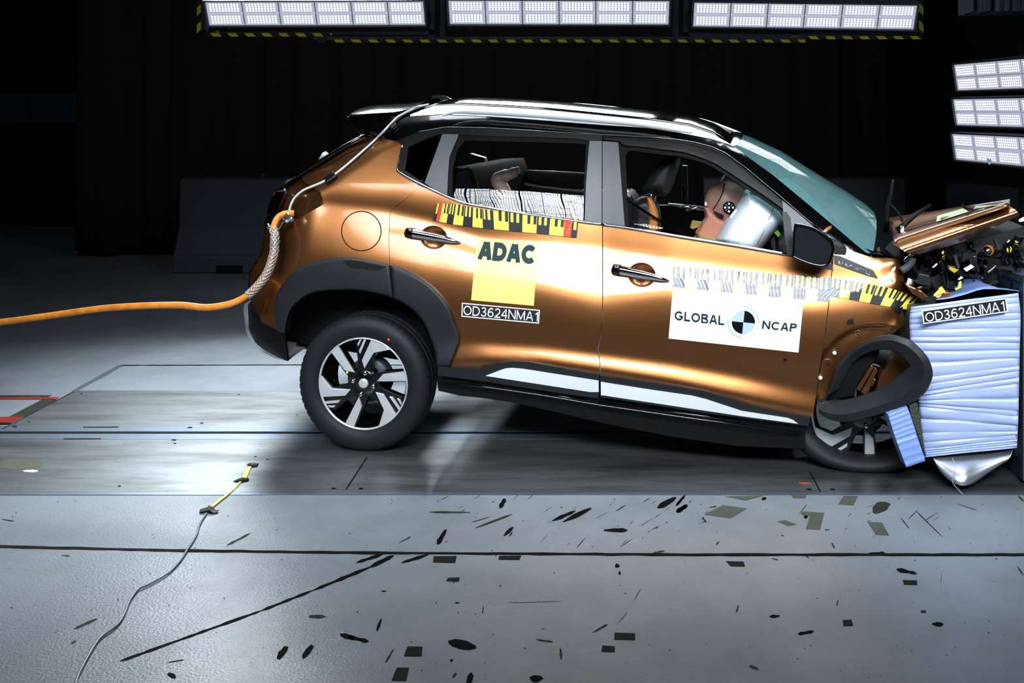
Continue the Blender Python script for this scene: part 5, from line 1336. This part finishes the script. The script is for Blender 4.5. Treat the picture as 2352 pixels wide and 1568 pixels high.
# test number on the rear door
q = quad((1061,695),(1240,711.5),(1238,743),(1060,727)); mb = MB()
mb.grid([[P(*(lambda p: (p[0], p[1], dep(*p) - .0028))(q(i / 14, j / 4))) for i in range(15)] for j in range(5)], 0)
mb.grid([[P(*(lambda p: (p[0], p[1], dep(*p) - .0036))(q(.012 + .976 * i / 14, .075 + .85 * j / 4))) for i in range(15)] for j in range(5)], 1)
mb.build('number_sticker', [VW, VB], rdoor, fix=False)
mb = MB(); text_on(mb, 'OD3624NMA1', [(1065,701),(1236.5,716.7),(1235,738),(1064,722.5)], lambda u, v: P(u, v, dep(u, v) - .0050), bold=.062, space=.13); mb.build('number_lettering', VW, rdoor, fix=False)
# white sticker with the roundel on the front door
q = quad((1545,667),(1845,698),(1834,809.5),(1535.5,777)); mb = MB()
mb.grid([[P(*(lambda p: (p[0], p[1], dep(*p) - .0028))(q(i / 24, j / 12))) for i in range(25)] for j in range(13)], 0)
mb.build('roundel_sticker', mat('matt_white_vinyl', '#e9f0f4', .7, spec=.08), fdoor, fix=False)
on = lambda k: (lambda u, v: P(u, v, dep(u, v) - k))
mb = MB()
text_on(mb, 'GLOBAL', [(1550,713.5),(1664,725.5),(1663,747),(1549,734.5)], on(.0046), bold=.10, space=.14)
mb.build('sticker_lettering', INK, fdoor, fix=False); mb = MB()
text_on(mb, 'NCAP', [(1752,736),(1831.5,743.5),(1828.5,763),(1750,754.5)], on(.0046), bold=.10, space=.14)
mb.build('sticker_lettering', INK, fdoor, fix=False)
CX, CY = 1707.5, 740.0; ROT = R(6)
def polar(r, a): return (CX + r * math.cos(a + ROT), CY + r * math.sin(a + ROT))
mb = MB(); f = on(.0044)
for k in range(4):     # quarters, black at upper right and lower left
    a0 = -math.pi / 2 + k * math.pi / 2
    mb.add([f(*polar(0, 0))] + [f(*polar(26.8, a0 + math.pi / 2 * i / 14)) for i in range(15)], [tuple(range(16))], 0 if k % 2 == 0 else 1)
for a0, a1 in ((-math.pi / 2 - .02, .02), (math.pi / 2 - .02, math.pi + .02)):
    rows_ = [[f(*polar(r, a0 + (a1 - a0) * i / 20)) for i in range(21)] for r in (33.4, 37.4)]; mb.grid(rows_, 1)
mb.build('roundel', [BLACKINK, LOGOBLUE], fdoor, fix=False)
mb = MB()
for s_, a0, a1, r0, r1 in (('FOR SAFER', R(-178), R(-92), 33.2, 38.6),):
    v, fc, ly = text_verts(s_, bold=.05, space=.24)
    mb.add([on(.0048 + k * .00025)(*polar(r0 + (r1 - r0) * y, a0 + (a1 - a0) * x)) for (x, y), k in zip(v, ly)], fc)
mb.build('roundel_lettering', GREYINK, fdoor, fix=False); mb = MB()
v, fc, ly = text_verts('CARS', bold=.05, space=.95)
mb.add([on(.0048 + k * .00025)(*polar(39.0 - 5.2 * y, R(84) + (R(16) - R(84)) * x)) for (x, y), k in zip(v, ly)], fc)
mb.build('roundel_lettering', GREYINK, fdoor, fix=False)

# ------------------------------------------------------------------ the deformable barrier block and its steel wall
wall_e = empty('barrier_wall', (2.4, 4.8, 0), 'blue-grey steel faced block behind the blue crash barrier at the right edge', 'barrier')
XW = 1.905
mb = MB(); mb.abox(XW, 2.8, 4.44, 5.8, 0, .93); wb = mb.build('wall_body', STEELWALL, wall_e, bevel=.006)
mb = MB(); mb.abox(XW - .012, XW, 4.44, 4.47, .02, .93); mb.abox(XW - .010, XW, 4.44, 5.6, .90, .93); mb.build('edge_bar', LAMPBLUE, wb)
mb = MB(); rw = random.Random(5)
for k in range(26):
    y = 4.5 + .06 * (k % 3) + .25 * rw.random(); z = .05 + .85 * k / 26
    c = Vector((XW - .002, y, z)); lathe(mb, [(.001, -.001), (.009, -.001), (.011, .002)], c, Vector((1, 0, 0)), Vector((0, 1, 0)), Vector((0, 0, 1)), 10)
mb.build('bolt_holes', DARKPL, wb)
mb = MB(); mb.abox(XW - .016, XW - .002, 4.52, 4.535, .10, .22); mb.build('flange', STEEL, wb)
blk = empty('crash_barrier_block', (1.65, 4.6, .1), 'light blue crumpled honeycomb crash barrier block against the car nose', 'barrier')
YBK = 4.44
LB = cr([(2092,705),(2089,740),(2093,800),(2107,900),(2111,935),(2118,1018),(2124,1049)], 6); RB = cr([(2339,673),(2344,727),(2342,800),(2341,864),(2339,960),(2337,1000),(2336,1028)], 6)
rb = random.Random(11)
def lerp2(L, t): x = t * (len(L) - 1); i = min(int(x), len(L) - 2); f_ = x - i; return (L[i][0] * (1 - f_) + L[i + 1][0] * f_, L[i][1] * (1 - f_) + L[i + 1][1] * f_)
ts = [0]; 
while ts[-1] < 1: ts.append(ts[-1] + .022 + .04 * rb.random())
ts[-1] = 1.0; rows = []
NCOL = 34
for k in range(len(ts) - 1):
    t0, t1 = ts[k], ts[k + 1]; amp = .0015 + .0035 * rb.random(); ph = rb.random() * 6; sk = rb.random() - .5; deep = .002 + .010 * (rb.random() < .35)
    for fr_, d_ in ((0.0, deep), (.06, 0), (.3, -amp * .7), (.6, -amp), (.94, -.002)):
        row = []
        for i in range(NCOL):
            s = i / (NCOL - 1); tt = t0 + (t1 - t0) * (fr_ + .05 * math.sin(s * 5 + ph) * math.sin(math.pi * fr_)); l = lerp2(LB, tt); r = lerp2(RB, tt)
            u = l[0] + (r[0] - l[0]) * s; v = l[1] + (r[1] - l[1]) * s + .5 * math.sin(s * 9 + ph) * (0 if fr_ in (0,) else .6)
            jag = (.008 * math.sin(k * 3.1) if i == NCOL - 1 else 0)
            row.append(W(u, v, YBK + d_ * (.7 + .5 * math.sin(s * 7 + ph)) + jag + .05 * (1 - s) ** 6))
        rows.append(row)
rows.append([W(*(lambda l, r, s: (l[0] + (r[0] - l[0]) * s, l[1] + (r[1] - l[1]) * s))(LB[-1], RB[-1], i / (NCOL - 1)), YBK + .005) for i in range(NCOL)])
mb = MB(); mb.grid(rows)
face = mb.build('blue_cladding', BLUEBLOCK, blk, solid=.002)
mb = MB()
core = [W(u, v, YBK + .065) for u, v in ((2098,708),(2337,677),(2334,1026),(2128,1046),(2118,1000),(2108,905),(2096,800))]
core = [Vector((min(p.x, 1.882), p.y, p.z)) for p in core]; bk = [p + Vector((0, .62, 0)) for p in core]; n = len(core)
mb.add(core + bk, [tuple(range(n)), tuple(range(n, 2 * n))[::-1]] + [(i, n + i, n + (i + 1) % n, (i + 1) % n) for i in range(n)])
mb.build('honeycomb_core', HONEY, blk)
# buckled cover sheet on top
lo = cr([(2150,688),(2180,684.6),(2215,676),(2249,665),(2276,663),(2317,665),(2347,669)], 5); hi = cr([(2150,672),(2187,655),(2208,638),(2243,628),(2265,634),(2300,652),(2346,666)], 5)
rows = []
for j in range(8):
    t = j / 7; rows.append([W(a[0] + (b[0] - a[0]) * t, a[1] + (b[1] - a[1]) * t + 3 * math.sin(t * 9 + i * .5) * math.sin(math.pi * t), YBK + .02 + .42 * t) for i, (a, b) in enumerate(zip(lo, hi))])
rows = [[Vector((min(p.x, 1.884), p.y, p.z)) for p in r] for r in rows]
mb = MB(); mb.grid(rows); top = mb.build('buckled_sheet', BLUEMID, blk, solid=.003)
def sheet_pt(u, v): return W(u, v, YBK + .02 + .42 * max(0, min(1, (664 - v) / 30)) - .012)
decal('striped_label', [[(2262,648),(2274,641),(2316,662),(2290,660)]], BLACKINK, top, sheet_pt)
decal('label_bars', [[(2276 + k * 7, 650 + k * 2.2), (2282 + k * 7, 649 + k * 2.6), (2286 + k * 7, 655 + k * 1.5), (2280 + k * 7, 655.5 + k * 1.5)] for k in range(4)], WHT, top, lambda u, v: sheet_pt(u, v) + Vector((0, -.004, 0)))
# test number on the block
fb = lambda k: (lambda u, v: W(u, v, YBK - .030 - k))
q = quad((2117,713),(2311,684),(2315.5,716),(2121,744)); mb = MB()
mb.grid([[fb(0)(*q(i / 6, j / 2)) for i in range(7)] for j in range(3)], 0); mb.grid([[fb(.001)(*q(.014 + .972 * i / 6, .08 + .84 * j / 2)) for i in range(7)] for j in range(3)], 1)
mb.build('number_sticker', [VW, VB], blk, fix=False, solid=0)
mb = MB(); text_on(mb, 'OD3624NMA1', [(2124,718.5),(2305.5,691.2),(2308.5,713.6),(2127,739.5)], fb(.0022), bold=.062, space=.13); mb.build('number_lettering', VW, blk, fix=False)
# torn-off bumper piece of the block
def bumper_piece():
    mb = MB(); y = 4.36; L = cr([(2040,952),(2050,985),(2062,1020),(2082,1073)], 10); Rr = cr([(2084,934),(2096,968),(2108,1005),(2126,1058)], 10); rows = []
    for k, (a, b) in enumerate(zip(L, Rr)): rows.append([W(a[0] + (b[0] - a[0]) * i / 8, a[1] + (b[1] - a[1]) * i / 8, y + (.006 if k % 3 == 0 else 0) + (.012 if k == 18 else 0) + .004 * math.sin(i * 2 + k)) for i in range(9)])
    mb.grid(rows); back = [[p + Vector((.0, .09, 0)) for p in r] for r in rows]; mb.grid(back[::-1])
    mb.grid([[r[0] for r in rows], [r[0] for r in back]]); mb.grid([[r[-1] for r in back], [r[-1] for r in rows]]); mb.grid([rows[-1], back[-1]]); mb.grid([back[0], rows[0]])
    return mb.build('bumper_element', BLUEMID, blk)
bumper_piece()
mb = MB(); mb.add([W(u, v, 4.40) for u, v in ((2086,926),(2106,925),(2112,960),(2122,1030),(2126,1048),(2108,1000),(2094,960))], [tuple(range(7))]); mb.build('torn_edge', HONEY, blk, solid=.02)
# loose foil skirt below the block
topE = [(2143 + (2327 - 2143) * i / 24, 1050 - 17 * i / 24) for i in range(25)]
botC = cr([(2143,1052),(2150,1068),(2165,1089),(2189,1108),(2211,1115),(2233,1111),(2266,1089),(2300,1066),(2318,1054),(2326,1036)], 8)
botE = [lerp2(botC, i / 24) for i in range(25)]; rows = []
for j in range(9):
    t = j / 8; rows.append([W(a[0] + (b[0] - a[0]) * t, a[1] + (b[1] - a[1]) * t, YBK + .03 - .10 * math.sin(math.pi * .5 * t) * math.sin(math.pi * (i + .5) / 25) ** .7 + .02 * math.sin(i * .45) * t) for i, (a, b) in enumerate(zip(topE, botE))])
mb = MB(); mb.grid(rows); mb.build('foil_skirt', FOIL, blk, solid=.0015)
mb = MB(); mb.tube([W(u, v, 4.33) for u, v in cr([(2188,1052),(2193,1070),(2190,1095),(2188,1108),(2205,1128),(2225,1148)], 4)], .0015, 5); tag(mb.build('thin_wire', WCABLE), 'hair-thin pale wire dangling in front of the foil below the blue block', 'wire')

# ------------------------------------------------------------------ cables at the tail
oc = empty('tether_cable', P(560, 690, -.06), 'thick orange cable hanging from the tail corner and leaving at the left', 'cable')
pts = [(-500,800,-.03),(-40,745,-.05),(100,727,-.06),(250,707,-.08),(400,700.5,-.09),(470,706,-.09),(520,700,-.09),(556,686,-.08),(585,664,-.07),(612,630,-.05),(628,585,-.03),(631,545,-.01),(629,522,.02),(638,501,.06),(655,491,.08),(675,490,.10)]
cp = cr(pts, 7); mb = MB(); mb.tube([P(*p) for p in cp], .0165, 14); mb.build('cable_jacket', ORANGE, oc)
seg = [P(*p) for p in cp if p[0] > 569 and p[1] > 523]
fine = []
for a, b in zip(seg[:-1], seg[1:]): fine += [a.lerp(b, i / 6) for i in range(6)]
mb = MB()
for hand in (1, -1):
    for k in range(7):
        ph = 2 * math.pi * k / 7; q = []; L = 0
        for i, p in enumerate(fine):
            t = (fine[min(i + 1, len(fine) - 1)] - fine[max(i - 1, 0)]).normalized(); a = t.cross(LAT).normalized(); b = t.cross(a).normalized()
            if i: L += (p - fine[i - 1]).length
            an = ph + hand * L * 42; rr = .0185 + (.001 if hand > 0 else 0)
            q.append(p + (a * math.cos(an) + b * math.sin(an)) * rr)
        mb.tube(q, .0032, 4)
mb.build('braided_sleeve', BRAID, oc)
# crumpled wire binding at the sleeve's top
mb = MB(); rr = random.Random(2); up = [p for p in fine if True][-70:]
q = []
for i in range(90):
    p = up[int(i / 90 * (len(up) - 1))]; an = i * 1.3; q.append(p + FWD * math.cos(an) * (.021 + .006 * rr.random()) + LAT * math.sin(an) * .021 + Vector((0, 0, .012 * (rr.random() - .5))))
mb.tube(q, .0022, 4); mb.build('wire_binding', STEEL, oc)
sh = empty('shackle', P(655, 510, .02), 'small steel shackle linking the orange cable to the tail corner', 'shackle')
mb = MB(); mb.tube([P(u, v, .01) for u, v in cr([(639,527),(647,514),(653,506),(662,500),(664,493),(659,492),(656,498)], 4)], .0065, 8); mb.tube([P(650, 506, .01), P(660, 509, .01), P(671, 503, .03)], .008, 8); mb.build('hook', STEEL, sh)
mb = MB(); mb.tube([P(667, 505, .01), P(672, 501, .02)], .012, 8); mb.build('pin', STEEL, sh)
wc = cr([(664,488),(668,471),(678,453),(697,437),(720,427),(745,416),(775,396),(800,376),(830,350),(858,325),(880,303),(897,285),(912,270),(925,262)], 5)
mb = MB(); mb.tube([P(u, v, dep(u, v) - .014) for u, v in wc] + [P(945, 252, dep(945, 262) + .0), P(965, 244, dep(965, 255) + .02), P(985, 240, .32)], .0062, 8)
tag(mb.build('sensor_lead', WCABLE), 'thin white lead running from the orange cable up over the rear pillar', 'cable')
def tape(poly, label, k=.024, f=dep, m=None):
    mb = MB(); rows = []
    tl, tr, br, bl = poly; qd = quad(*poly)
    for j in range(7):
        rows.append([P(*(lambda p: (p[0], p[1], f(*p) - k * (.25 + .75 * math.sin(math.pi * j / 6)) - .002))(qd(i / 8, j / 6))) for i in range(9)])
    mb.grid(rows); return tag(mb.build('tape_patch', m or TAPE, None, solid=.001), label, 'tape')
tape([(743,410),(765,392),(776,408),(752,424)], 'black tape square holding the white lead on the orange rear pillar')
tape([(892,287),(905,279),(915,287),(902,299)], 'black tape square holding the white lead just below the spoiler')

# ------------------------------------------------------------------ on the floor
def floor_tube(pts, r, n=6): return [F(u, v, r * .9 + .003) for u, v in cr(pts, 6)]
mb = MB(); mb.tube(floor_tube([(474,1178),(458,1204),(451,1228),(430,1262),(412,1289),(385,1316),(340,1342),(318,1352),(298,1378),(285,1410),(268,1435),(232,1462),(215,1485),(192,1525),(176,1560),(168,1600)], .0042), .0042, 8)
tag(mb.build('floor_cable', mat('grey_cable_jacket', '#7f8890', .35)), 'thin grey cable snaking across the floor at the left', 'cable')
ts_ = empty('tape_switch', F(540, 1110), 'flat yellow contact strip taped to the floor behind the rear wheel', 'strip')
def floor_strip(px, z=.006): 
    mb = MB(); n = len(px); mb.add([F(u, v, z) for u, v in px], [tuple(range(n))]); return mb
floor_strip([(570,1070),(578,1070.5),(566,1098),(556,1096)]).build('strip_pad', PYEL, ts_, solid=.004)
floor_strip([(553,1103),(556,1104),(540,1123),(489,1164),(484,1162),(535,1122)]).build('strip_lead', PYEL, ts_, solid=.003)
for px, lab in (([(567,1067),(573,1063),(594,1064),(592,1070),(570,1072)], 'black and silver tape scrap at the far end of the yellow strip'), ([(536,1105),(548,1099),(557,1096),(572,1098),(572,1103),(556,1106)], 'black tape scrap across the middle of the yellow strip'), ([(459,1170),(481,1163),(487,1163),(495,1171),(503,1171),(500,1176),(490,1178),(470,1175),(458,1177)], 'black tape scrap joining the yellow strip to the grey floor cable')):
    mb = MB(); n = len(px); c = (sum(p[0] for p in px) / n, sum(p[1] for p in px) / n)
    mb.add([F(u, v, .006) for u, v in px] + [F(c[0], c[1], .014)], [(i, (i + 1) % n, n) for i in range(n)]); tag(mb.build('tape_scrap', FOILTAPE if 'silver' in lab else TAPE, None, solid=.002), lab, 'tape')
def floor_piece(px, label, m=PATCH, z=.0012):
    mb = MB(); n = len(px); mb.add([F(u, v, z) for u, v in px], [tuple(range(n))])
    return tag(mb.build('tape_patch', m, None, solid=.001), label, 'tape')
def sc4(o, k, pts): return [(o[0] + x * k, o[1] + y * k) for x, y in pts]
K = .3623; O2 = (800, 1000); O3 = (1552, 1000)
floor_piece(sc4(O3, K, [(183,500),(300,440),(452,463),(345,525)]), 'faded grey tape diamond, largest of the floor patches in front of the front door')
floor_piece(sc4(O3, K, [(315,385),(560,380),(440,412)]), 'faded grey tape triangle touching the dark steel plates below the front door')
floor_piece(sc4(O3, K, [(645,545),(690,535),(767,563),(710,572)]), 'small faded tape sliver left of the round black spot')
floor_piece(sc4(O3, K, [(800,480),(942,490),(915,597),(825,590),(850,510),(795,500)]), 'faded L-shaped tape patch beside the round black spot')
floor_piece(sc4(O3, K, [(1065,382),(1155,384),(1125,443),(1030,435)]), 'faded tape square nearest the front wheel')
floor_piece(sc4(O3, K, [(1218,548),(1308,550),(1353,633),(1268,628)]), 'faded tape parallelogram in front of the foil skirt')
floor_piece(sc4(O3, K, [(735,378),(830,376),(820,398),(745,396)]), 'narrow faded tape strip touching the plates just behind the front wheel')
floor_piece(sc4(O3, K, [(318,796),(430,798),(440,830),(348,828)]), 'grey tape patch just in front of the long floor joint below the roundel sticker', PATCHDK)
floor_piece(sc4(O3, K, [(1438,916),(1530,918),(1532,946),(1448,944)]), 'grey tape patch just below the pointed black gouge at the right', PATCHDK)
floor_piece(sc4(O3, K, [(1058,1170),(1115,1166),(1126,1205),(1062,1207)]), 'blurred black tape patch, alone at the lower right of the floor', PATCHDK)
floor_piece(sc4(O2, K, [(540,765),(687,763),(678,807),(538,803)]), 'grey tape patch hanging on the long joint below the rear door', PATCHDK)
floor_piece(sc4(O2, K, [(955,762),(1097,760),(1085,788),(952,786)]), 'grey tape patch on the long joint, second from the rear wheel', PATCHDK)
floor_piece(sc4(O2, K, [(630,902),(706,898),(702,926),(620,922)]), 'small dark tape patch below the joint, closest to the long diagonal line', PATCHDK)
floor_piece(sc4(O2, K, [(1688,1248),(1820,1254),(1818,1295),(1686,1292)]), 'dark tape rectangle, wider of the pair at bottom middle', PATCHDK)
floor_piece(sc4(O2, K, [(1610,1330),(1690,1335),(1690,1371),(1605,1369)]), 'dark tape rectangle, smaller of the pair at bottom middle', PATCHDK)
floor_piece(sc4(O2, K, [(375,1336),(470,1338),(466,1399),(352,1397)]), 'black tape square, upper of two stacked at the bottom edge', PATCHDK)
floor_piece(sc4(O2, K, [(308,1470),(386,1472),(368,1553),(274,1551)]), 'black tape square, lower of two stacked at the bottom edge', PATCHDK)
# gouges, scuffs and chips worn into the floor: one object
mb = MB(); rg = random.Random(21)
def blob(cu, cv, L, w_, ang, mi=0, n=14, jag=.35):
    """irregular worn patch, sizes in photo pixels"""
    c = F(cu, cv); px = c.y / FPX; ca, sa = math.cos(ang), math.sin(ang); q = []
    for i in range(n):
        a = 2 * math.pi * i / n; k = 1 + jag * (rg.random() - .5); x = L / 2 * math.cos(a) * k; y = w_ / 2 * math.sin(a) * k
        X, Y = x * ca - y * sa, x * sa + y * ca; q.append(F(cu + X, cv + Y, .0007))
    mb.add(q, [tuple(range(n))], mi)
def line(u0, v0, u1, v1, w_, mi=0, k=5):
    a = math.atan2(v1 - v0, u1 - u0); q = []; r = []
    for i in range(k + 1):
        t = i / k; u = u0 + (u1 - u0) * t; v = v0 + (v1 - v0) * t; h = w_ / 2 * (.6 + .6 * rg.random()) * (1 if 0 < i < k else .3)
        q.append((u - math.sin(a) * h, v + math.cos(a) * h)); r.append((u + math.sin(a) * h, v - math.cos(a) * h))
    mb.grid([[F(*p, .0007) for p in q], [F(*p, .0007) for p in r]], mi, False)
line(276, 1518, 600, 1402, 6, 1, 24); line(600, 1402, 720, 1355, 6, 1, 8); line(720, 1355, 850, 1302, 8, 1, 8); line(850, 1302, 905, 1275, 9, 1)
line(818, 1292, 880, 1272, 7, 1); line(922, 1292, 985, 1273, 7, 1)
def S2(x, y): return (800 + x * K, 1000 + y * K)
def S3(x, y): return (1552 + x * K, 1000 + y * K)
def S1(x, y): return (x * K, 1000 + y * K)
for a, b, w_ in (((508,485),(775,487),4),((808,585),(1040,498),5),((1290,542),(1440,478),8),((1360,548),(1540,460),10),((960,460),(995,400),9),((565,690),(620,595),11),((985,637),(1045,580),8),((1020,640),(1040,610),5),((1960,458),(2080,392),11),((2080,445),(2135,380),5),((2080,485),(2150,440),10),((1695,480),(1758,440),3),((1620,600),(1770,600),9),((1445,715),(1505,645),2),((320,680),(398,640),3),((1930,745),(2008,730),5),((180,1240),(210,1160),7),((235,1440),(290,1350),5),((1550,1248),(1645,1195),5),((1345,1345),(1350,1420),6),((850,1130),(857,1080),3),((1190,1292),(1300,1308),4),((0,1275),(130,1305),9),((1810,1050),(1855,970),2),((780,550),(900,515),2),((1700,1200),(1770,1120),1.5),((1000,1060),(1350,1050),1.2),((660,1535),(685,1505),6)):
    line(*S2(*a), *S2(*b), w_, 0 if w_ < 7 else 1)
for a, b, w_ in (((0,445),(60,378),6),((5,485),(75,442),9),((168,518),(195,552),5),((215,455),(260,448),3),((255,695),(275,670),4),((990,680),(1008,718),4),((1425,520),(1480,590),3),((1520,475),(1690,640),2.4),((1220,748),(1330,745),7),((1400,848),(1530,875),9),((385,1120),(398,1075),5),((595,1147),(660,1143),7),((775,1258),(875,1240),9),((1022,1080),(1030,1040),3),((1625,1193),(1697,1198),9),((465,1458),(522,1480),6),((1780,430),(1910,475),1.5),((2170,380),(2208,420),4),((780,500),(835,435),2),((945,597),(975,598),3),((820,750),(845,778),4),((610,778),(650,788),3),((1680,945),(1690,850),1),((2165,830),(2205,885),3)):
    line(*S3(*a), *S3(*b), w_, 0 if w_ < 7 else 1)
for a, b, w_ in (((1440,695),(1585,620),5),((470,1225),(615,1160),6),((450,1318),(485,1300),4),((1060,1438),(1165,1420),3),((10,530),(90,543),3),((390,760),(445,763),3)):
    line(*S1(*a), *S1(*b), w_, 0)
for (u, v, L, w_, an, mi) in ((*S2(725,1325),66,22,.25,1),(*S2(770,1540),30,14,-1.2,1),(*S2(1190,1540),30,16,0,1),(*S2(1705,825),10,10,0,1),(*S2(1720,872),6,9,0,1),(*S3(825,515),10,9,0,1),(*S1(1790,1375),38,15,-.9,1),(*S1(1950,1368),40,15,-.9,1),(*S1(2010,1147),40,9,0,0),(*S1(2200,1272),34,12,.2,1),(*S1(1090,1520),20,11,.5,1),(*S3(1300,455),44,26,-.3,0),(*S3(1570,1115),14,7,0,0),(*S2(655,1425),8,6,0,1),(*S2(690,1060),11,3,0,1),(*S2(225,987),12,3,0,1),(*S2(965,952),4,3,0,1),(*S3(560,400),12,7,-.3,1)):
    blob(u, v, L, w_, an, mi)
for k in range(170):
    u = rg.random() * 2352; v = 1140 + 420 * rg.random() ** 1.3; blob(u, v, 2 + 6 * rg.random() ** 3, 1.2 + 1.5 * rg.random(), rg.random() * 3 - 1.5, rg.choice((0, 0, 1)), 7)
for k in range(46):
    u = 900 + rg.random() * 1400; v = 1140 + 120 * rg.random(); L = 8 + 34 * rg.random() ** 2; an = -.6 + .5 * (rg.random() - .5); line(u, v, u + L * math.cos(an), v + L * math.sin(an), .8 + rg.random() * 1.2, 0, 3)
o = mb.build('floor_dirt', [MARK, MARKDK], None); o['kind'] = 'stuff'
o.location.z += .0003
# marks on the steel plates: plug holes and tow slots
mb = MB()
for (u, v, a, b) in ((1453,599,10,2.5),(1368,631,14,3),(1252,720,14,3),(1260,745,8,2),(208,590,7,2),(105,623,14,3),(860,1052,9,2.5),(1840,840,8,2),(1925,861,8,2),(585,388,6,2),(1720,394,6,2),(2140,540,6,2)):
    U_, V_ = u * .3189, 780 + v * .3189; A_ = a * .3189 * 1.4; B_ = b * .3189 * 1.6
    mb.add([F(U_ + A_ * math.cos(2 * math.pi * i / 12), V_ + B_ * math.sin(2 * math.pi * i / 12), .0046) for i in range(12)], [tuple(range(12))])
for (u0, v0, u1, v1, h) in ((598,629,855,627,3.2),(458,713,727,712,3.2)):
    mb.add([F(u * .3189, 780 + v * .3189, .0046) for u, v in ((u0, v0 - h), (u1, v1 - h), (u1, v1 + h), (u0, v0 + h))], [(0, 1, 2, 3)])
for (u, v) in ((767,1121),(829,1121),(1912,1123),(1858,1123)):
    mb.add([F(u + 6 * math.cos(2 * math.pi * i / 12), v + 1.6 * math.sin(2 * math.pi * i / 12), .0046) for i in range(12)], [tuple(range(12))])
tag(mb.build('trim_20', MARKDK, None), kind='structure')
# wear on the plates: the brown stain and pale scrapes
mb = MB()
def pblob(cu, cv, L, w_, mi):
    q = []
    for i in range(22):
        a = 2 * math.pi * i / 22; k = 1 + .5 * (rg.random() - .5); q.append(F(cu + L / 2 * math.cos(a) * k, cv + w_ / 2 * math.sin(a) * k, .0036))
    mb.add(q, [tuple(range(22))], mi)
pblob(45, 1066, 95, 26, 0); pblob(70, 1081, 34, 5, 1); pblob(480, 1040, 120, 14, 0) if False else None
mb.tube([F(1835, 1109, .004), F(1862, 1110, .004)], .003, 4, 2)
o = mb.build('plate_dirt', [mat('oil_stain', '#57574a', .4), WHT, RED], None); o['kind'] = 'stuff'

# ------------------------------------------------------------------ splinters in the air and on the floor
def shard(px, d, m, label, th=.004):
    mb = MB(); c = (sum(p[0] for p in px) / len(px), sum(p[1] for p in px) / len(px)); n = len(px)
    a = [P(u, v, d + .004 * ((i % 2) * 2 - 1)) for i, (u, v) in enumerate(px)]; b = [p + LAT * th for p in a]
    mb.add(a + b, [tuple(range(n)), tuple(range(n, 2 * n))[::-1]] + [(i, n + i, n + (i + 1) % n, (i + 1) % n) for i in range(n)])
    return tag(mb.build('plastic_splinter', m, None), label, 'splinter')
shard([(2208,468),(2213,466),(2216,474),(2234,478),(2242,489),(2238,492),(2222,484),(2212,478)], .2, DARKPL, 'ragged black splinter flying just above the bonnet sticker')
shard([(1889,532),(1900,522),(1910,518),(1910,524),(1898,533)], -.04, TAN, 'small tan splinter flying beside the top of the door mirror')
shard([(2014,572),(2020,568),(2022,578),(2017,578)], .02, PAINT, 'small orange splinter on the black cowl')
shard([(2043,630),(2050,616),(2058,612),(2056,620)], -.05, WHT, 'pale splinter flying in front of the torn wing edge')
shard([(2044,638),(2048,640),(2053,647),(2050,649)], -.05, mat('pale_blue_plastic', '#9fb2c8', .3), 'pale blue splinter flying below the pale one by the wing')
shard([(2267,363),(2269,374),(2273,378),(2278,372),(2276,364),(2272,366)], .4, mat('clear_shard', '#7f949c', .1), 'clear curled splinter flying in front of the lowest lamp of the stack')
shard([(2054,716),(2062,700),(2066,708),(2074,704),(2072,716),(2064,723)], -.06, DARKPL, 'jagged black splinter on the end of the wing ruler')
shard([(1723,577),(1728,580),(1726,583),(1722,580)], -.03, WHT, 'tiny white splinter in front of the front window sill')
shard([(1799,825),(1806,823),(1807,829),(1801,829)], -.01, DARKPL, 'tiny black splinter in front of the front door below the roundel sticker')
